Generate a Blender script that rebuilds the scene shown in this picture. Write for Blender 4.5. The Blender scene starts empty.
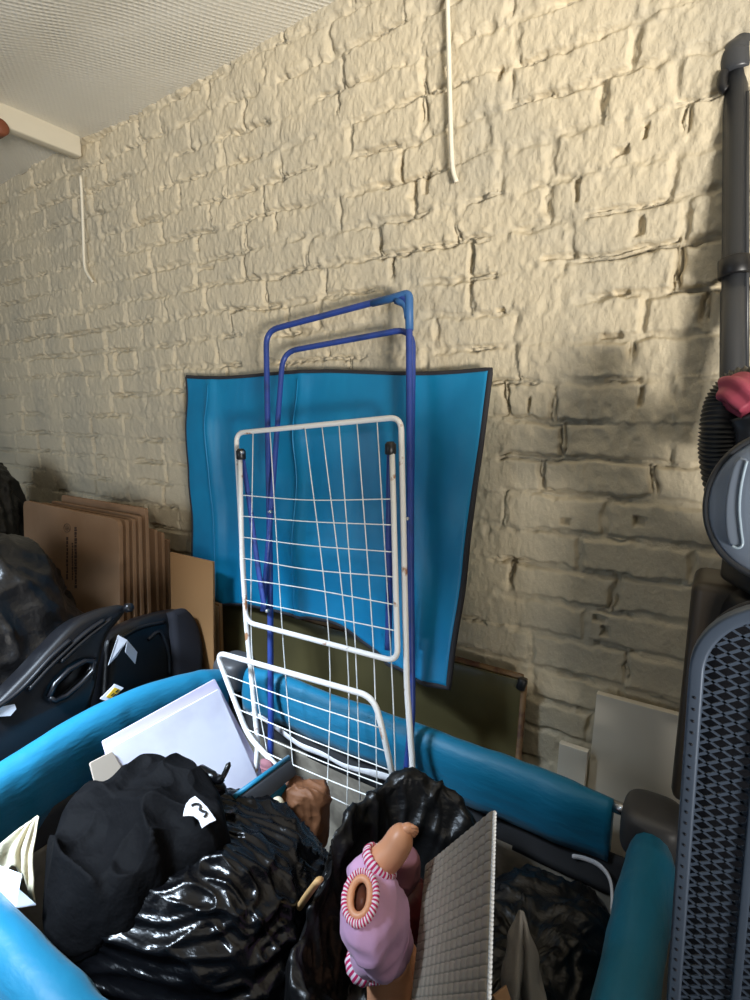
import bpy, bmesh, math, random
import numpy as np
from mathutils import Vector, Matrix
from mathutils.bvhtree import BVHTree
random.seed(7)
C = bpy.context.scene.collection
PI = math.pi

# ------------------------------------------------------------------ camera
F = 535.0; PIT = math.atan(90/F); YAW = math.radians(33); CAM = np.array([0, 0, 1.44])
FW = np.array([-math.sin(YAW)*math.cos(PIT), math.cos(YAW)*math.cos(PIT), -math.sin(PIT)])
RT = np.array([math.cos(YAW), math.sin(YAW), 0.0]); UP = np.cross(RT, FW)
cd = bpy.data.cameras.new('camera'); cam = bpy.data.objects.new('camera', cd); C.objects.link(cam)
cam.matrix_world = Matrix(((RT[0], UP[0], -FW[0], 0), (RT[1], UP[1], -FW[1], 0), (RT[2], UP[2], -FW[2], 1.44), (0, 0, 0, 1)))
cd.sensor_fit = 'VERTICAL'; cd.sensor_height = 36; cd.lens = 36*F/1000; cd.clip_start = .01
bpy.context.scene.camera = cam

def ray(x, y): return FW + RT*(x-375)/F - UP*(y-500)/F
def aY(x, y, Y): r = ray(x, y); return CAM + r*(Y/r[1])
def aX(x, y, X): r = ray(x, y); return CAM + r*(X/r[0])
def aZ(x, y, Z): r = ray(x, y); return CAM + r*((Z-1.44)/r[2])
def aD(x, y, d): return CAM + ray(x, y)*d                      # at depth d
def aP(x, y, p0, n):                                            # on the plane through p0 with normal n
    r = ray(x, y); n = np.array(n, float); return CAM + r*(np.dot(np.array(p0)-CAM, n)/np.dot(r, n))

# ------------------------------------------------------------------ noise
_R = np.random.RandomState(3)
T3 = _R.uniform(-1, 1, (64, 64, 64)); T2 = _R.uniform(-1, 1, (512, 512))
def n3(P, s=1.0, seed=0):
    q = np.asarray(P)*s + seed*7.31
    i = np.floor(q).astype(int); f = q-i; f = f*f*(3-2*f); i &= 63; j = (i+1) & 63
    x, y, z = i[..., 0], i[..., 1], i[..., 2]; X, Y, Z = j[..., 0], j[..., 1], j[..., 2]
    a, b, c = f[..., 0], f[..., 1], f[..., 2]
    l = lambda u, v, t: u+(v-u)*t
    return l(l(l(T3[x, y, z], T3[X, y, z], a), l(T3[x, Y, z], T3[X, Y, z], a), b),
             l(l(T3[x, y, Z], T3[X, y, Z], a), l(T3[x, Y, Z], T3[X, Y, Z], a), b), c)
def n2(x, y, seed=0):
    x = x+seed*13.7; y = y+seed*5.9
    i = np.floor(x).astype(int); j = np.floor(y).astype(int); a = x-i; b = y-j
    a = a*a*(3-2*a); b = b*b*(3-2*b); i &= 511; j &= 511; I = (i+1) & 511; J = (j+1) & 511
    return (T2[i, j]*(1-a)+T2[I, j]*a)*(1-b)+(T2[i, J]*(1-a)+T2[I, J]*a)*b
def sst(a, b, x): t = np.clip((x-a)/(b-a), 0, 1); return t*t*(3-2*t)

# ------------------------------------------------------------------ materials
def lin(c): return tuple((v/12.92 if v <= .04045 else ((v+.055)/1.055)**2.4) for v in (c[0]/255, c[1]/255, c[2]/255))+(1,)
def mat(name, col, rough=.6, metal=0, bump=(), var=None, spec=.5, coat=0, sheen=0, trans=0, alpha=1):
    """bump: list of (kind, scale, strength, distance); var: (colour2, scale, low, high)"""
    m = bpy.data.materials.new(name); m.use_nodes = True; nt = m.node_tree; b = nt.nodes['Principled BSDF']
    b.inputs['Base Color'].default_value = lin(col); b.inputs['Roughness'].default_value = rough
    b.inputs['Metallic'].default_value = metal; b.inputs['Specular IOR Level'].default_value = spec
    b.inputs['Coat Weight'].default_value = coat; b.inputs['Sheen Weight'].default_value = sheen
    b.inputs['Transmission Weight'].default_value = trans; b.inputs['Alpha'].default_value = alpha
    tc = nt.nodes.new('ShaderNodeTexCoord'); last = None
    for kind, sc, st, di in bump:
        mp = nt.nodes.new('ShaderNodeMapping'); nt.links.new(tc.outputs['Object'], mp.inputs[0])
        mp.inputs['Scale'].default_value = sc if isinstance(sc, tuple) else (sc,)*3
        if kind == 'noise':
            t = nt.nodes.new('ShaderNodeTexNoise'); t.inputs['Scale'].default_value = 1; t.inputs['Detail'].default_value = 3; o = t.outputs[0]
        elif kind == 'vor':
            t = nt.nodes.new('ShaderNodeTexVoronoi'); t.inputs['Scale'].default_value = 1; o = t.outputs['Distance']
        elif kind == 'dots':
            t = nt.nodes.new('ShaderNodeTexVoronoi'); t.inputs['Scale'].default_value = 1; t.inputs['Randomness'].default_value = .12; o = t.outputs['Distance']
            mp.inputs['Rotation'].default_value = (0, 0, .6)
        elif kind == 'wave':
            t = nt.nodes.new('ShaderNodeTexWave'); t.inputs['Scale'].default_value = 1; o = t.outputs[0]
        nt.links.new(mp.outputs[0], t.inputs['Vector'])
        bp = nt.nodes.new('ShaderNodeBump'); bp.inputs['Strength'].default_value = st; bp.inputs['Distance'].default_value = di
        nt.links.new(o, bp.inputs['Height'])
        if last: nt.links.new(last, bp.inputs['Normal'])
        last = bp.outputs[0]
    if last: nt.links.new(last, b.inputs['Normal'])
    if var:
        c2, sc, lo, hi = var
        mp = nt.nodes.new('ShaderNodeMapping'); nt.links.new(tc.outputs['Object'], mp.inputs[0])
        mp.inputs['Scale'].default_value = sc if isinstance(sc, tuple) else (sc,)*3
        t = nt.nodes.new('ShaderNodeTexNoise'); t.inputs['Scale'].default_value = 1; t.inputs['Detail'].default_value = 4
        nt.links.new(mp.outputs[0], t.inputs['Vector'])
        r = nt.nodes.new('ShaderNodeMapRange'); r.inputs[1].default_value = lo; r.inputs[2].default_value = hi
        nt.links.new(t.outputs[0], r.inputs[0])
        mx = nt.nodes.new('ShaderNodeMix'); mx.data_type = 'RGBA'
        mx.inputs[6].default_value = lin(col); mx.inputs[7].default_value = lin(c2)
        nt.links.new(r.outputs[0], mx.inputs[0]); nt.links.new(mx.outputs[2], b.inputs['Base Color'])
    return m

M = {}
M['paint'] = mat('painted brick', (206, 193, 166), .75, bump=[('noise', (135, 135, 80), .6, .004), ('noise', (330, 330, 220), .3, .002)], var=((190, 180, 158), 4, .45, .65), spec=.35)
M['foil'] = mat('bubble insulation', (226, 221, 208), .5, bump=[('dots', 78, .75, .005)], spec=.5)
M['beam'] = mat('white painted wood', (222, 214, 194), .5, bump=[('noise', (20, 4, 60), .25, .003)])
M['brownwood'] = mat('brown wood', (125, 70, 45), .6, bump=[('noise', (30, 30, 120), .3, .002)])
M['concrete'] = mat('concrete floor', (92, 88, 82), .85, bump=[('noise', 40, .3, .004)], var=((70, 66, 62), 5, .4, .65))
M['plainwall'] = mat('grey plaster', (170, 166, 156), .85, bump=[('noise', 60, .3, .003)])
M['cable'] = mat('white cable', (232, 224, 204), .5)
M['teal'] = mat('blue cot fabric', (6, 112, 148), .5, bump=[('noise', (18, 18, 60), .25, .01), ('noise', 600, .12, .001)], spec=.45, sheen=.1)
M['matblue'] = mat('blue mat vinyl', (18, 138, 188), .42, bump=[('noise', (9, 9, 4), .25, .02), ('noise', 500, .08, .001)], var=((14, 126, 176), 6, .4, .65), spec=.5)
M['darktrim'] = mat('dark binding tape', (44, 44, 50), .8, bump=[('noise', 300, .2, .001)])
M['greymesh'] = mat('grey cot netting', (136, 128, 114), .9, bump=[('wave', (170, 170, 170), .3, .002)], var=((118, 110, 98), 30, .4, .6))
M['darkband'] = mat('charcoal cot band', (52, 52, 54), .85, bump=[('noise', 300, .25, .001)])
M['cap'] = mat('grey corner plastic', (72, 72, 74), .45)
M['metal'] = mat('bare steel tube', (190, 190, 192), .25, 1)
M['strap'] = mat('white strap cloth', (214, 212, 214), .8, bump=[('noise', 120, .4, .003)])
M['whitepaint'] = mat('white coated steel', (232, 230, 226), .35, var=((168, 120, 84), 26, .66, .72), spec=.5)
M['wire'] = mat('white coated wire', (228, 227, 222), .4)
M['blue'] = mat('blue coated steel', (46, 70, 146), .4, bump=[('noise', 200, .15, .001)], var=((40, 62, 120), 20, .5, .7))
M['bluecap'] = mat('blue plastic elbow', (56, 104, 160), .5, bump=[('noise', 200, .15, .001)])
M['blackcap'] = mat('black plastic', (26, 26, 28), .4)
M['rivet'] = mat('steel rivet', (215, 215, 215), .3, .8)
M['card'] = mat('brown cardboard', (158, 125, 96), .85, bump=[('noise', (400, 400, 12), .12, .001)], var=((148, 115, 86), 8, .4, .7), spec=.2)
M['card2'] = mat('orange brown cardboard', (156, 116, 76), .85, bump=[('noise', (400, 400, 12), .12, .001)], spec=.2)
M['ink'] = mat('brown print', (66, 46, 38), .8)
M['inkpale'] = mat('faded brown print', (112, 88, 66), .8)
M['tape'] = mat('packing tape', (176, 146, 110), .3, spec=.6)
M['bag'] = mat('black bin bag plastic', (8, 8, 10), .24, bump=[('vor', 30, .22, .006), ('noise', (40, 90, 90), .3, .005)], spec=.32)
M['bagmat'] = mat('black bin bag plastic worn', (16, 16, 17), .36, bump=[('vor', 28, .3, .007), ('noise', (50, 90, 80), .4, .005)], spec=.36)
M['bagdust'] = mat('dusty black bag plastic', (25, 24, 25), .34, bump=[('vor', 18, .3, .01), ('noise', 60, .4, .005)], spec=.5)
M['cloth'] = mat('black jacket cloth', (5, 5, 7), .8, bump=[('noise', (22, 34, 30), .5, .012), ('noise', 500, .15, .001)], spec=.12)
M['label'] = mat('white label', (225, 228, 238), .6)
M['tag'] = mat('white tag cloth', (196, 198, 206), .8)
M['inkblack'] = mat('black print', (14, 14, 16), .6)
M['paper'] = mat('white board', (228, 230, 246), .5, bump=[('noise', 12, .08, .01)], var=((212, 212, 232), 9, .45, .7))
M['lilac'] = mat('pale lilac board', (206, 200, 228), .5)
M['plastic'] = mat('black moulded plastic', (20, 21, 25), .32, bump=[('noise', 300, .06, .001)], spec=.5)
M['padcloth'] = mat('black seat padding', (26, 27, 36), .85, bump=[('noise', 400, .3, .002)])
M['yellow'] = mat('yellow sticker', (214, 172, 40), .5)
M['gold'] = mat('olive lacquered board', (96, 88, 58), .22, bump=[('noise', 3, .05, .02)], var=((80, 74, 50), 3, .4, .65), spec=.5, coat=.3)
M['goldedge'] = mat('worn brown edge', (120, 92, 60), .6, var=((84, 52, 34), 30, .45, .6))
M['melamine'] = mat('off white melamine', (228, 220, 204), .5)
M['skin'] = mat('doll vinyl skin', (222, 158, 120), .4, spec=.5)
M['dark_inside'] = mat('hollow brown vinyl', (96, 48, 28), .6)
M['pink'] = mat('lilac pink doll suit', (214, 166, 204), .85, bump=[('noise', 30, .25, .004), ('noise', 900, .1, .001)], sheen=.15)
M['stripe_pink'] = mat('deep pink stripe', (196, 34, 96), .8)
M['stripe_white'] = mat('white stripe', (236, 222, 232), .8)
M['maroon'] = mat('maroon toy plastic', (80, 22, 24), .45)
M['pinktoy'] = mat('dusty pink cloth', (134, 88, 96), .85)
M['gridgrey'] = mat('grey ribbed plastic', (156, 146, 132), .5, spec=.5)
M['gridline'] = mat('dark rib shadow groove', (96, 90, 84), .6)
M['gridedge'] = mat('white ribbed edge', (236, 240, 246), .4)
M['greycloth'] = mat('grey cloth', (140, 136, 132), .9, bump=[('noise', 60, .4, .004)])
M['bluegrey'] = mat('blue grey cloth', (84, 92, 104), .9, bump=[('noise', 50, .4, .004)])
M['padgrey'] = mat('charcoal pad cloth', (72, 76, 84), .85, bump=[('noise', 300, .2, .001)])
M['beige'] = mat('beige cloth', (196, 186, 160), .9, bump=[('noise', 60, .5, .006)])
M['palecard'] = mat('pale beige card', (170, 158, 144), .8)
M['whitepaper'] = mat('white crumpled paper', (226, 232, 242), .7, bump=[('vor', 30, .3, .006)])
M['kraft'] = mat('brown kraft paper', (108, 68, 40), .7, bump=[('vor', 34, .5, .008)])
M['greybag'] = mat('grey lilac plastic bag', (128, 122, 128), .5, bump=[('noise', 24, .5, .01)])
M['pale'] = mat('pale wood', (206, 166, 112), .6)
M['vac'] = mat('dark grey vacuum plastic', (58, 60, 64), .36, spec=.5)
M['vacblack'] = mat('black vacuum plastic', (24, 24, 26), .4)
M['hose'] = mat('black ribbed hose', (34, 35, 36), .35, spec=.5)
M['tank'] = mat('dark brown grey plastic', (62, 54, 44), .4)
M['red'] = mat('rose red plastic', (166, 70, 90), .5)
M['slate'] = mat('blue grey satin lid', (124, 136, 154), .34, spec=.55)
M['clear'] = mat('glossy pale window rim', (170, 190, 206), .15, spec=.8)
M['steelmesh'] = mat('slate coated steel mesh', (82, 95, 114), .34, .25, spec=.6)
M['navy'] = mat('dark navy backing', (20, 24, 36), .7)

# ------------------------------------------------------------------ object helpers
W = {}
def tag(o, label=None, cat=None, group=None, kind=None):
    if label: o['label'] = label
    if cat: o['category'] = cat
    if group: o['group'] = group
    if kind: o['kind'] = kind
    return o
def thing(name, label, cat, loc=(0, 0, 0), group=None):
    o = bpy.data.objects.new(name, None); C.objects.link(o); o.location = loc; o.empty_display_size = .05
    W[o.name] = np.array(loc, float); return tag(o, label, cat, group)
def obj(name, vf, m, parent=None, smooth=True, label=None, cat=None, group=None, kind=None, fm=None):
    v, f = vf; v = np.asarray(v, float).reshape(-1, 3)
    base = np.array([v[:, 0].mean(), v[:, 1].mean(), v[:, 2].min()])
    me = bpy.data.meshes.new(name); me.from_pydata((v-base).tolist(), [], f); 
    for mm in (m if isinstance(m, (list, tuple)) else [m]): me.materials.append(M[mm])
    if fm is not None: me.polygons.foreach_set('material_index', np.asarray(fm, np.int32))
    if smooth: me.polygons.foreach_set('use_smooth', np.ones(len(me.polygons), bool))
    bm = bmesh.new(); bm.from_mesh(me); bmesh.ops.recalc_face_normals(bm, faces=bm.faces); bm.to_mesh(me); bm.free()
    o = bpy.data.objects.new(name, me); C.objects.link(o)
    if parent is not None:
        o.parent = parent; o.location = base - W[parent.name]
    else: o.location = base
    W[o.name] = base
    return tag(o, label, cat, group, kind)
def join(*parts):
    V = []; Fc = []; n = 0
    for v, f in parts:
        v = np.asarray(v, float).reshape(-1, 3); V.append(v); Fc += [[i+n for i in q] for q in f]; n += len(v)
    return np.concatenate(V), Fc
def bevbox(lo, hi, bev=.004, seg=2, mtx=None):
    lo = np.array(lo, float); hi = np.array(hi, float); c = (lo+hi)/2; s = hi-lo
    bm = bmesh.new(); bmesh.ops.create_cube(bm, size=1); bmesh.ops.scale(bm, vec=s, verts=bm.verts)
    bmesh.ops.bevel(bm, geom=bm.edges[:], offset=min(bev, s.min()*.49), segments=seg, affect='EDGES', profile=.5)
    bm.verts.ensure_lookup_table()
    v = np.array([x.co[:] for x in bm.verts])+c; f = [[x.index for x in q.verts] for q in bm.faces]; bm.free()
    if mtx is not None: v = v@np.array(mtx)[:3, :3].T + np.array(mtx)[:3, 3]
    return v, f
def spline(pts, n=8):
    P = np.array(pts, float); Q = np.vstack([2*P[0]-P[1], P, 2*P[-1]-P[-2]]); out = []
    for i in range(1, len(Q)-2):
        for t in np.linspace(0, 1, n, endpoint=False):
            a, b, c, d = Q[i-1], Q[i], Q[i+1], Q[i+2]
            out.append(.5*((2*b)+(c-a)*t+(2*a-5*b+4*c-d)*t*t+(3*b-a-3*c+d)*t**3))
    out.append(P[-1]); return np.array(out)
def fillet(pts, r, n=7):
    P = [np.array(p, float) for p in pts]; out = [P[0]]
    for i in range(1, len(P)-1):
        a = P[i-1]-P[i]; b = P[i+1]-P[i]; la, lb = np.linalg.norm(a), np.linalg.norm(b); rr = min(r, la*.49, lb*.49)
        A = P[i]+a/la*rr; B = P[i]+b/lb*rr
        for t in np.linspace(0, 1, n): out.append((1-t)**2*A+2*t*(1-t)*P[i]+t*t*B)
    out.append(P[-1]); return np.array(out)
def sweep(path, rad, seg=10, cap=True, flat=1.0, upv=None):
    P = np.array(path, float); n = len(P); R = np.full(n, rad) if np.isscalar(rad) else np.array(rad, float)
    T = np.gradient(P, axis=0); T /= np.linalg.norm(T, axis=1)[:, None]+1e-12
    u = np.cross(T[0], [0, 0, 1] if abs(T[0][2]) < .9 else [1, 0, 0]) if upv is None else np.array(upv, float)
    V = []
    for i in range(n):
        u = u-T[i]*np.dot(u, T[i]); u /= np.linalg.norm(u); w = np.cross(T[i], u)
        for k in range(seg):
            a = 2*PI*k/seg; V.append(P[i]+R[i]*(math.cos(a)*u+math.sin(a)*w*flat))
    f = [[i*seg+k, i*seg+(k+1) % seg, (i+1)*seg+(k+1) % seg, (i+1)*seg+k] for i in range(n-1) for k in range(seg)]
    if cap: f.append(list(range(seg))[::-1]); f.append([(n-1)*seg+k for k in range(seg)])
    return np.array(V), f
def loft(rings):
    n = len(rings); s = len(rings[0]); V = np.concatenate(rings)
    f = [[i*s+k, i*s+(k+1) % s, (i+1)*s+(k+1) % s, (i+1)*s+k] for i in range(n-1) for k in range(s)]
    f.append(list(range(s))[::-1]); f.append([(n-1)*s+k for k in range(s)]); return V, f
def slab(outline, thick, bev=.002, holes=(), origin=(0, 0, 0), U=(1, 0, 0), V=(0, 0, 1), res=2):
    """a flat plate: 2D outline (in the U,V frame) with holes, extruded both ways and bevelled"""
    cu = bpy.data.curves.new('tmp', 'CURVE'); cu.dimensions = '2D'; cu.fill_mode = 'BOTH'
    cu.extrude = max(thick/2-bev, .0001); cu.bevel_depth = bev; cu.bevel_resolution = res; cu.offset = -bev
    for ln in (outline,)+tuple(holes):
        s = cu.splines.new('POLY'); s.points.add(len(ln)-1)
        for p, q in zip(s.points, ln): p.co = (q[0], q[1], 0, 1)
        s.use_cyclic_u = True
    o = bpy.data.objects.new('tmp', cu); C.objects.link(o)
    me = bpy.data.meshes.new_from_object(o.evaluated_get(bpy.context.evaluated_depsgraph_get()))
    v = np.array([x.co[:] for x in me.vertices]); f = [list(p.vertices) for p in me.polygons]
    bpy.data.objects.remove(o); bpy.data.curves.remove(cu); bpy.data.meshes.remove(me)
    bm = bmesh.new(); vs = [bm.verts.new(c) for c in v]
    for q in f:
        try: bm.faces.new([vs[i] for i in q])
        except ValueError: pass
    bmesh.ops.remove_doubles(bm, verts=bm.verts, dist=1e-5); bm.verts.index_update()
    v = np.array([x.co[:] for x in bm.verts]); f = [[x.index for x in q.verts] for q in bm.faces]; bm.free()
    U = np.array(U, float); U /= np.linalg.norm(U); V = np.array(V, float); V -= U*np.dot(U, V); V /= np.linalg.norm(V); N = np.cross(U, V)
    return np.array(origin)+v[:, :1]*U+v[:, 1:2]*V+v[:, 2:3]*N, f
def quadslab(p, thick, bev=.0015, rnd=0):
    """plate through 3D corner points p (planar), rounded by rnd"""
    p = [np.array(q, float) for q in p]; o = p[0]; U = p[1]-p[0]; U /= np.linalg.norm(U); V = p[-1]-p[0]; V -= U*np.dot(U, V); V /= np.linalg.norm(V)
    ol = [((q-o)@U, (q-o)@V) for q in p]
    if rnd: ol = round_poly(ol, rnd)
    return slab(ol, thick, bev, (), o, U, V)
def round_poly(ol, r, n=6):
    P = [np.array(q, float) for q in ol]; out = []
    for i in range(len(P)):
        a = P[i-1]-P[i]; b = P[(i+1) % len(P)]-P[i]; la, lb = np.linalg.norm(a), np.linalg.norm(b); rr = min(r, la*.45, lb*.45)
        A = P[i]+a/la*rr; B = P[i]+b/lb*rr
        for t in np.linspace(0, 1, n): out.append((1-t)**2*A+2*t*(1-t)*P[i]+t*t*B)
    return out
def gridmesh(G, close=False):
    n, m = G.shape[:2]; idx = np.arange(n*m).reshape(n, m)
    f = np.stack([idx[:-1, :-1], idx[1:, :-1], idx[1:, 1:], idx[:-1, 1:]], -1).reshape(-1, 4).tolist()
    return G.reshape(-1, 3), f
def thicken(G, th):
    """a closed sheet from grid G with thickness th along its normals"""
    du = np.gradient(G, axis=0); dv = np.gradient(G, axis=1); N = np.cross(du, dv); N /= np.linalg.norm(N, axis=2)[..., None]+1e-12
    n, m = G.shape[:2]; a = np.concatenate([(G+N*th/2).reshape(-1, 3), (G-N*th/2).reshape(-1, 3)]); k = n*m
    idx = np.arange(k).reshape(n, m)
    f = np.stack([idx[:-1, :-1], idx[1:, :-1], idx[1:, 1:], idx[:-1, 1:]], -1).reshape(-1, 4)
    f = f.tolist()+(f[:, ::-1]+k).tolist()
    ring = list(idx[0, :])+list(idx[1:, -1])+list(idx[-1, -2::-1])+list(idx[-2:0:-1, 0])
    f += [[ring[i], ring[(i+1) % len(ring)], ring[(i+1) % len(ring)]+k, ring[i]+k] for i in range(len(ring))]
    return a, [[int(x) for x in q] for q in f]
def gnormal(G):
    du = np.gradient(G, axis=0); dv = np.roll(G, -1, 1)-np.roll(G, 1, 1); N = np.cross(du, dv); N /= np.linalg.norm(N, axis=2)[..., None]+1e-9
    return N
def closed_polar(G):
    """G[i,k]: rings from the top to the bottom, wrapped in k; caps with points"""
    n, m = G.shape[:2]; idx = np.arange(n*m).reshape(n, m); nx = np.roll(idx, -1, 1)
    f = np.stack([idx[:-1], idx[1:], nx[1:], nx[:-1]], -1).reshape(-1, 4).tolist()
    f.append([int(x) for x in idx[0]][::-1]); f.append([int(x) for x in idx[-1]]); return G.reshape(-1, 3), f
def blob(c, r, e1=.7, e2=.8, rot=0, disp=None, nth=200, nph=110, shape=None):
    """a superellipsoid, displaced along its normals by disp(P)"""
    th = np.linspace(0, 2*PI, nth, endpoint=False)[None, :]; ph = np.linspace(.02, PI-.02, nph)[:, None]
    sp = lambda v, e: np.sign(v)*np.abs(v)**e
    x = r[0]*sp(np.sin(ph), e1)*sp(np.cos(th), e2); y = r[1]*sp(np.sin(ph), e1)*sp(np.sin(th), e2); z = r[2]*sp(np.cos(ph), e1)+0*th
    ca, sa = math.cos(rot), math.sin(rot)
    G = np.stack([ca*x-sa*y, sa*x+ca*y, z], -1)+np.array(c)
    if shape is not None: G = shape(G)
    if disp is not None:
        N = gnormal(G); s = np.sign(np.sum(N*(G-np.array(c)), -1).mean()); G = G+N*s*disp(G)[..., None]
    return closed_polar(G)
def folds(amp, along=(1, 0, 0), sl=3, ss=13, seed=0, fine=.35):
    a = np.array(along, float); a /= np.linalg.norm(a); b = np.cross(a, [0, 0, 1] if abs(a[2]) < .9 else [1, 0, 0]); b /= np.linalg.norm(b); c = np.cross(a, b)
    def d(P):
        w = P+.03*np.stack([n3(P, 5, seed+20), n3(P, 5, seed+21), n3(P, 5, seed+22)], -1)
        q = np.stack([w@a*sl, w@b*ss, w@c*ss], -1)
        h = (1-np.abs(n3(q, 1, seed)))**3 + .45*(1-np.abs(n3(q, 1.7, seed+9)))**10 + .6*(1-np.abs(n3(q, 2.1, seed+1)))**3
        g = (1-np.abs(n3(P, 20, seed+2)))**2*.5+(1-np.abs(n3(P, 42, seed+3)))**2*.25
        return amp*(h+fine*g+.8*n3(P, 6, seed+4)-.7)
    return d

# ------------------------------------------------------------------ the setting
def wall_brick():
    xs = np.concatenate([np.arange(-3.6, -2.85, .02), np.arange(-2.85, .1, .003), np.arange(.1, 2.6, .02)])
    zs = np.concatenate([np.arange(0, .6, .02), np.arange(.6, 2.5, .003)])
    X, Z = np.meshgrid(xs, zs, indexing='ij')
    c = .0815; zl = aY(620, 381, 1.2)[2]
    wx = X+.009*n2(X*9, Z*9, 1)+.005*n2(X*28, Z*28, 2)+.003*n2(X*75, Z*75, 18); wz = Z+.007*n2(X*4.5, Z*8, 3)+.004*n2(X*24, Z*24, 4)+.003*n2(X*70, Z*70, 19)
    v = (wz-zl)/c; row = np.floor(v).astype(int); fv = v-row; dh = np.minimum(fv, 1-fv)*c
    dv = np.empty_like(X); bid = np.empty_like(X); bx = np.empty_like(X)
    rs = np.random.RandomState(11); r0, r1 = row.min(), row.max(); J = {}
    for r in range(r0, r1+1):
        x = -4.0+(r % 2)*.111+rs.uniform(-.03, .03); js = []
        while x < 3: js.append(x); x += (.224 if rs.rand() > .16 else .118)+rs.uniform(-.02, .02)
        js = np.array(js); m = row == r; xx = wx[m]; k = np.searchsorted(js, xx)
        dl = xx-js[k-1]; dr = js[k]-xx; dv[m] = np.minimum(dl, dr); bid[m] = rs.uniform(-1, 1, len(js)+1)[k]; bx[m] = (dl-dr)/(dl+dr)
    d = np.minimum(dh, dv)-.0025*(1+n2(X*45, Z*45, 5))
    up = sst(1.1, 1.9, Z)
    depth = .0100*np.clip(.42+1.0*n2(X*9, Z*9, 6)+.35*n2(X*30, Z*30, 20), .0, 1.25)
    h = -depth*(1-sst(.001, .010, d))
    crack = sst(.05, .4, n2(X*12, Z*12, 7))
    h -= .015*crack*np.exp(-((d-.001)/.0022)**2)
    h += .0030*bid+.0022*bx*n2(X*.0+row*3.3, Z*0+bid*9, 8)
    h += .0045*(.5+.5*up)*np.exp(-(d/.018)**2)*n2(X*62, Z*55, 9)
    h += .0011*n2(X*22, Z*18, 10)+(.0004+.0006*up)*n2(X*75, Z*48, 11)+(.0003+.0008*up)*n2(X*170, Z*95, 12)
    lump = np.clip(n2(X*3, Z*3, 14), 0, 1)
    h += .0035*lump*n2(X*70, Z*55, 15)
    for px, py, w, hh in [(622, 380, 34, 4), (640, 397, 4, 20), (622, 292, 14, 5), (609, 336, 22, 4), (560, 256, 36, 5), (528, 405, 3, 14), (600, 620, 12, 6), (605, 632, 8, 10), (565, 522, 10, 6), (640, 522, 10, 8), (508, 560, 14, 6),
                          (646, 130, 4, 16), (577, 190, 5, 22), (446, 70, 3, 12), (425, 182, 5, 22), (500, 310, 8, 4), (236, 310, 12, 4), (205, 268, 16, 3), (640, 225, 8, 18), (500, 72, 3, 14), (622, 150, 14, 8), (240, 400, 8, 14), (107, 365, 3, 20)]:
        p = aY(px, py, 1.2); q = aY(px+w/2, py, 1.2); s = aY(px, py+hh/2, 1.2); a = abs(q[0]-p[0])+.001; b = abs(s[2]-p[2])+.001
        e = np.maximum(np.abs((X-p[0]+.004*n2(X*60, Z*60, 16))/a), np.abs((Z-p[2]+.003*n2(X*60, Z*60, 17))/b)); h -= .016*(1-sst(.75, 1.15, e))
    G = np.stack([X, 1.2-h, Z], -1); n, m = X.shape
    o = obj('wall_back', gridmesh(G[:2, :2]), 'paint')                 # small stub, then filled from arrays
    me = o.data; me.clear_geometry(); base = W[o.name]
    idx = np.arange(n*m, dtype=np.int32).reshape(n, m)
    f = np.stack([idx[:-1, :-1], idx[1:, :-1], idx[1:, 1:], idx[:-1, 1:]], -1).reshape(-1, 4)
    me.vertices.add(n*m); me.vertices.foreach_set('co', (G.reshape(-1, 3)-base).ravel().astype(np.float32))
    me.loops.add(f.size); me.loops.foreach_set('vertex_index', f.ravel())
    me.polygons.add(len(f)); me.polygons.foreach_set('loop_start', np.arange(0, f.size, 4, dtype=np.int32))
    me.polygons.foreach_set('use_smooth', np.ones(len(f), bool)); me.update(calc_edges=True)
    tag(o, 'white painted rough brick wall', kind='structure')
wall_brick()
def ceil_z(x): return 2.384+(x+2.68)*.0265
xs = np.linspace(-3.6, 2.6, 240); ys = np.linspace(-2.4, 1.21, 200); X, Y = np.meshgrid(xs, ys, indexing='ij')
Zc = ceil_z(X)+.010*n2(X*1.2+Y*.4, Y*3.2+X*.6, 3)+.004*n2(X*6, Y*5, 5)+.006*n2(X*.8, Y*7, 6)
obj('ceiling', gridmesh(np.stack([X, Y, Zc], -1)), 'foil', kind='structure', label='white bubble foil insulation under the roof')
obj('floor', bevbox((-3.6, -2.4, -.06), (2.6, 1.22, 0), .001), 'concrete', kind='structure', smooth=False)
obj('wall_left', bevbox((-3.66, -2.4, 0), (-3.6, 1.22, 2.5), .001), 'plainwall', kind='structure', smooth=False)
# rafter beam let into the wall
bz = 2.402
beam = thing('roof_beam', 'white painted wooden roof beam running into the brick wall at upper left', 'beam', (-2.05, .2, 2.34))
obj('timber', bevbox((-2.072, -2.3, 2.338), (-2.028, 1.19, 2.42), .005), 'beam', beam)
pk = aX(-2, 128, -2.02)
pk = aX(-1, 128, -2.00)
obj('peg', join(sweep([(-2.030, pk[1], pk[2]), (-1.985, pk[1], pk[2]), (-1.978, pk[1], pk[2])], [.024, .024, .018], 20)), 'brownwood', beam, label='brown round wooden peg end')

def cable(name, label, pts):
    obj(name, sweep(spline(pts, 6), .0052, 10), 'cable', label=label, cat='cable')
cable('wall_cable', 'long white cable hanging down the brick wall above the clothes airer', [aY(447, -25, 1.184), aY(448.5, 40, 1.184), aY(450, 100, 1.184), aY(451.5, 150, 1.183), aY(453, 170, 1.183), aY(456.5, 182, 1.184)])
cable('wall_cable', 'short white cable below the beam, hooked at its bottom end', [aY(80.5, 176, 1.184), aY(82, 200, 1.185), aY(83.5, 240, 1.185), aY(84.5, 265, 1.185), aY(87.5, 274, 1.184), aY(93, 282, 1.187)])

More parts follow.
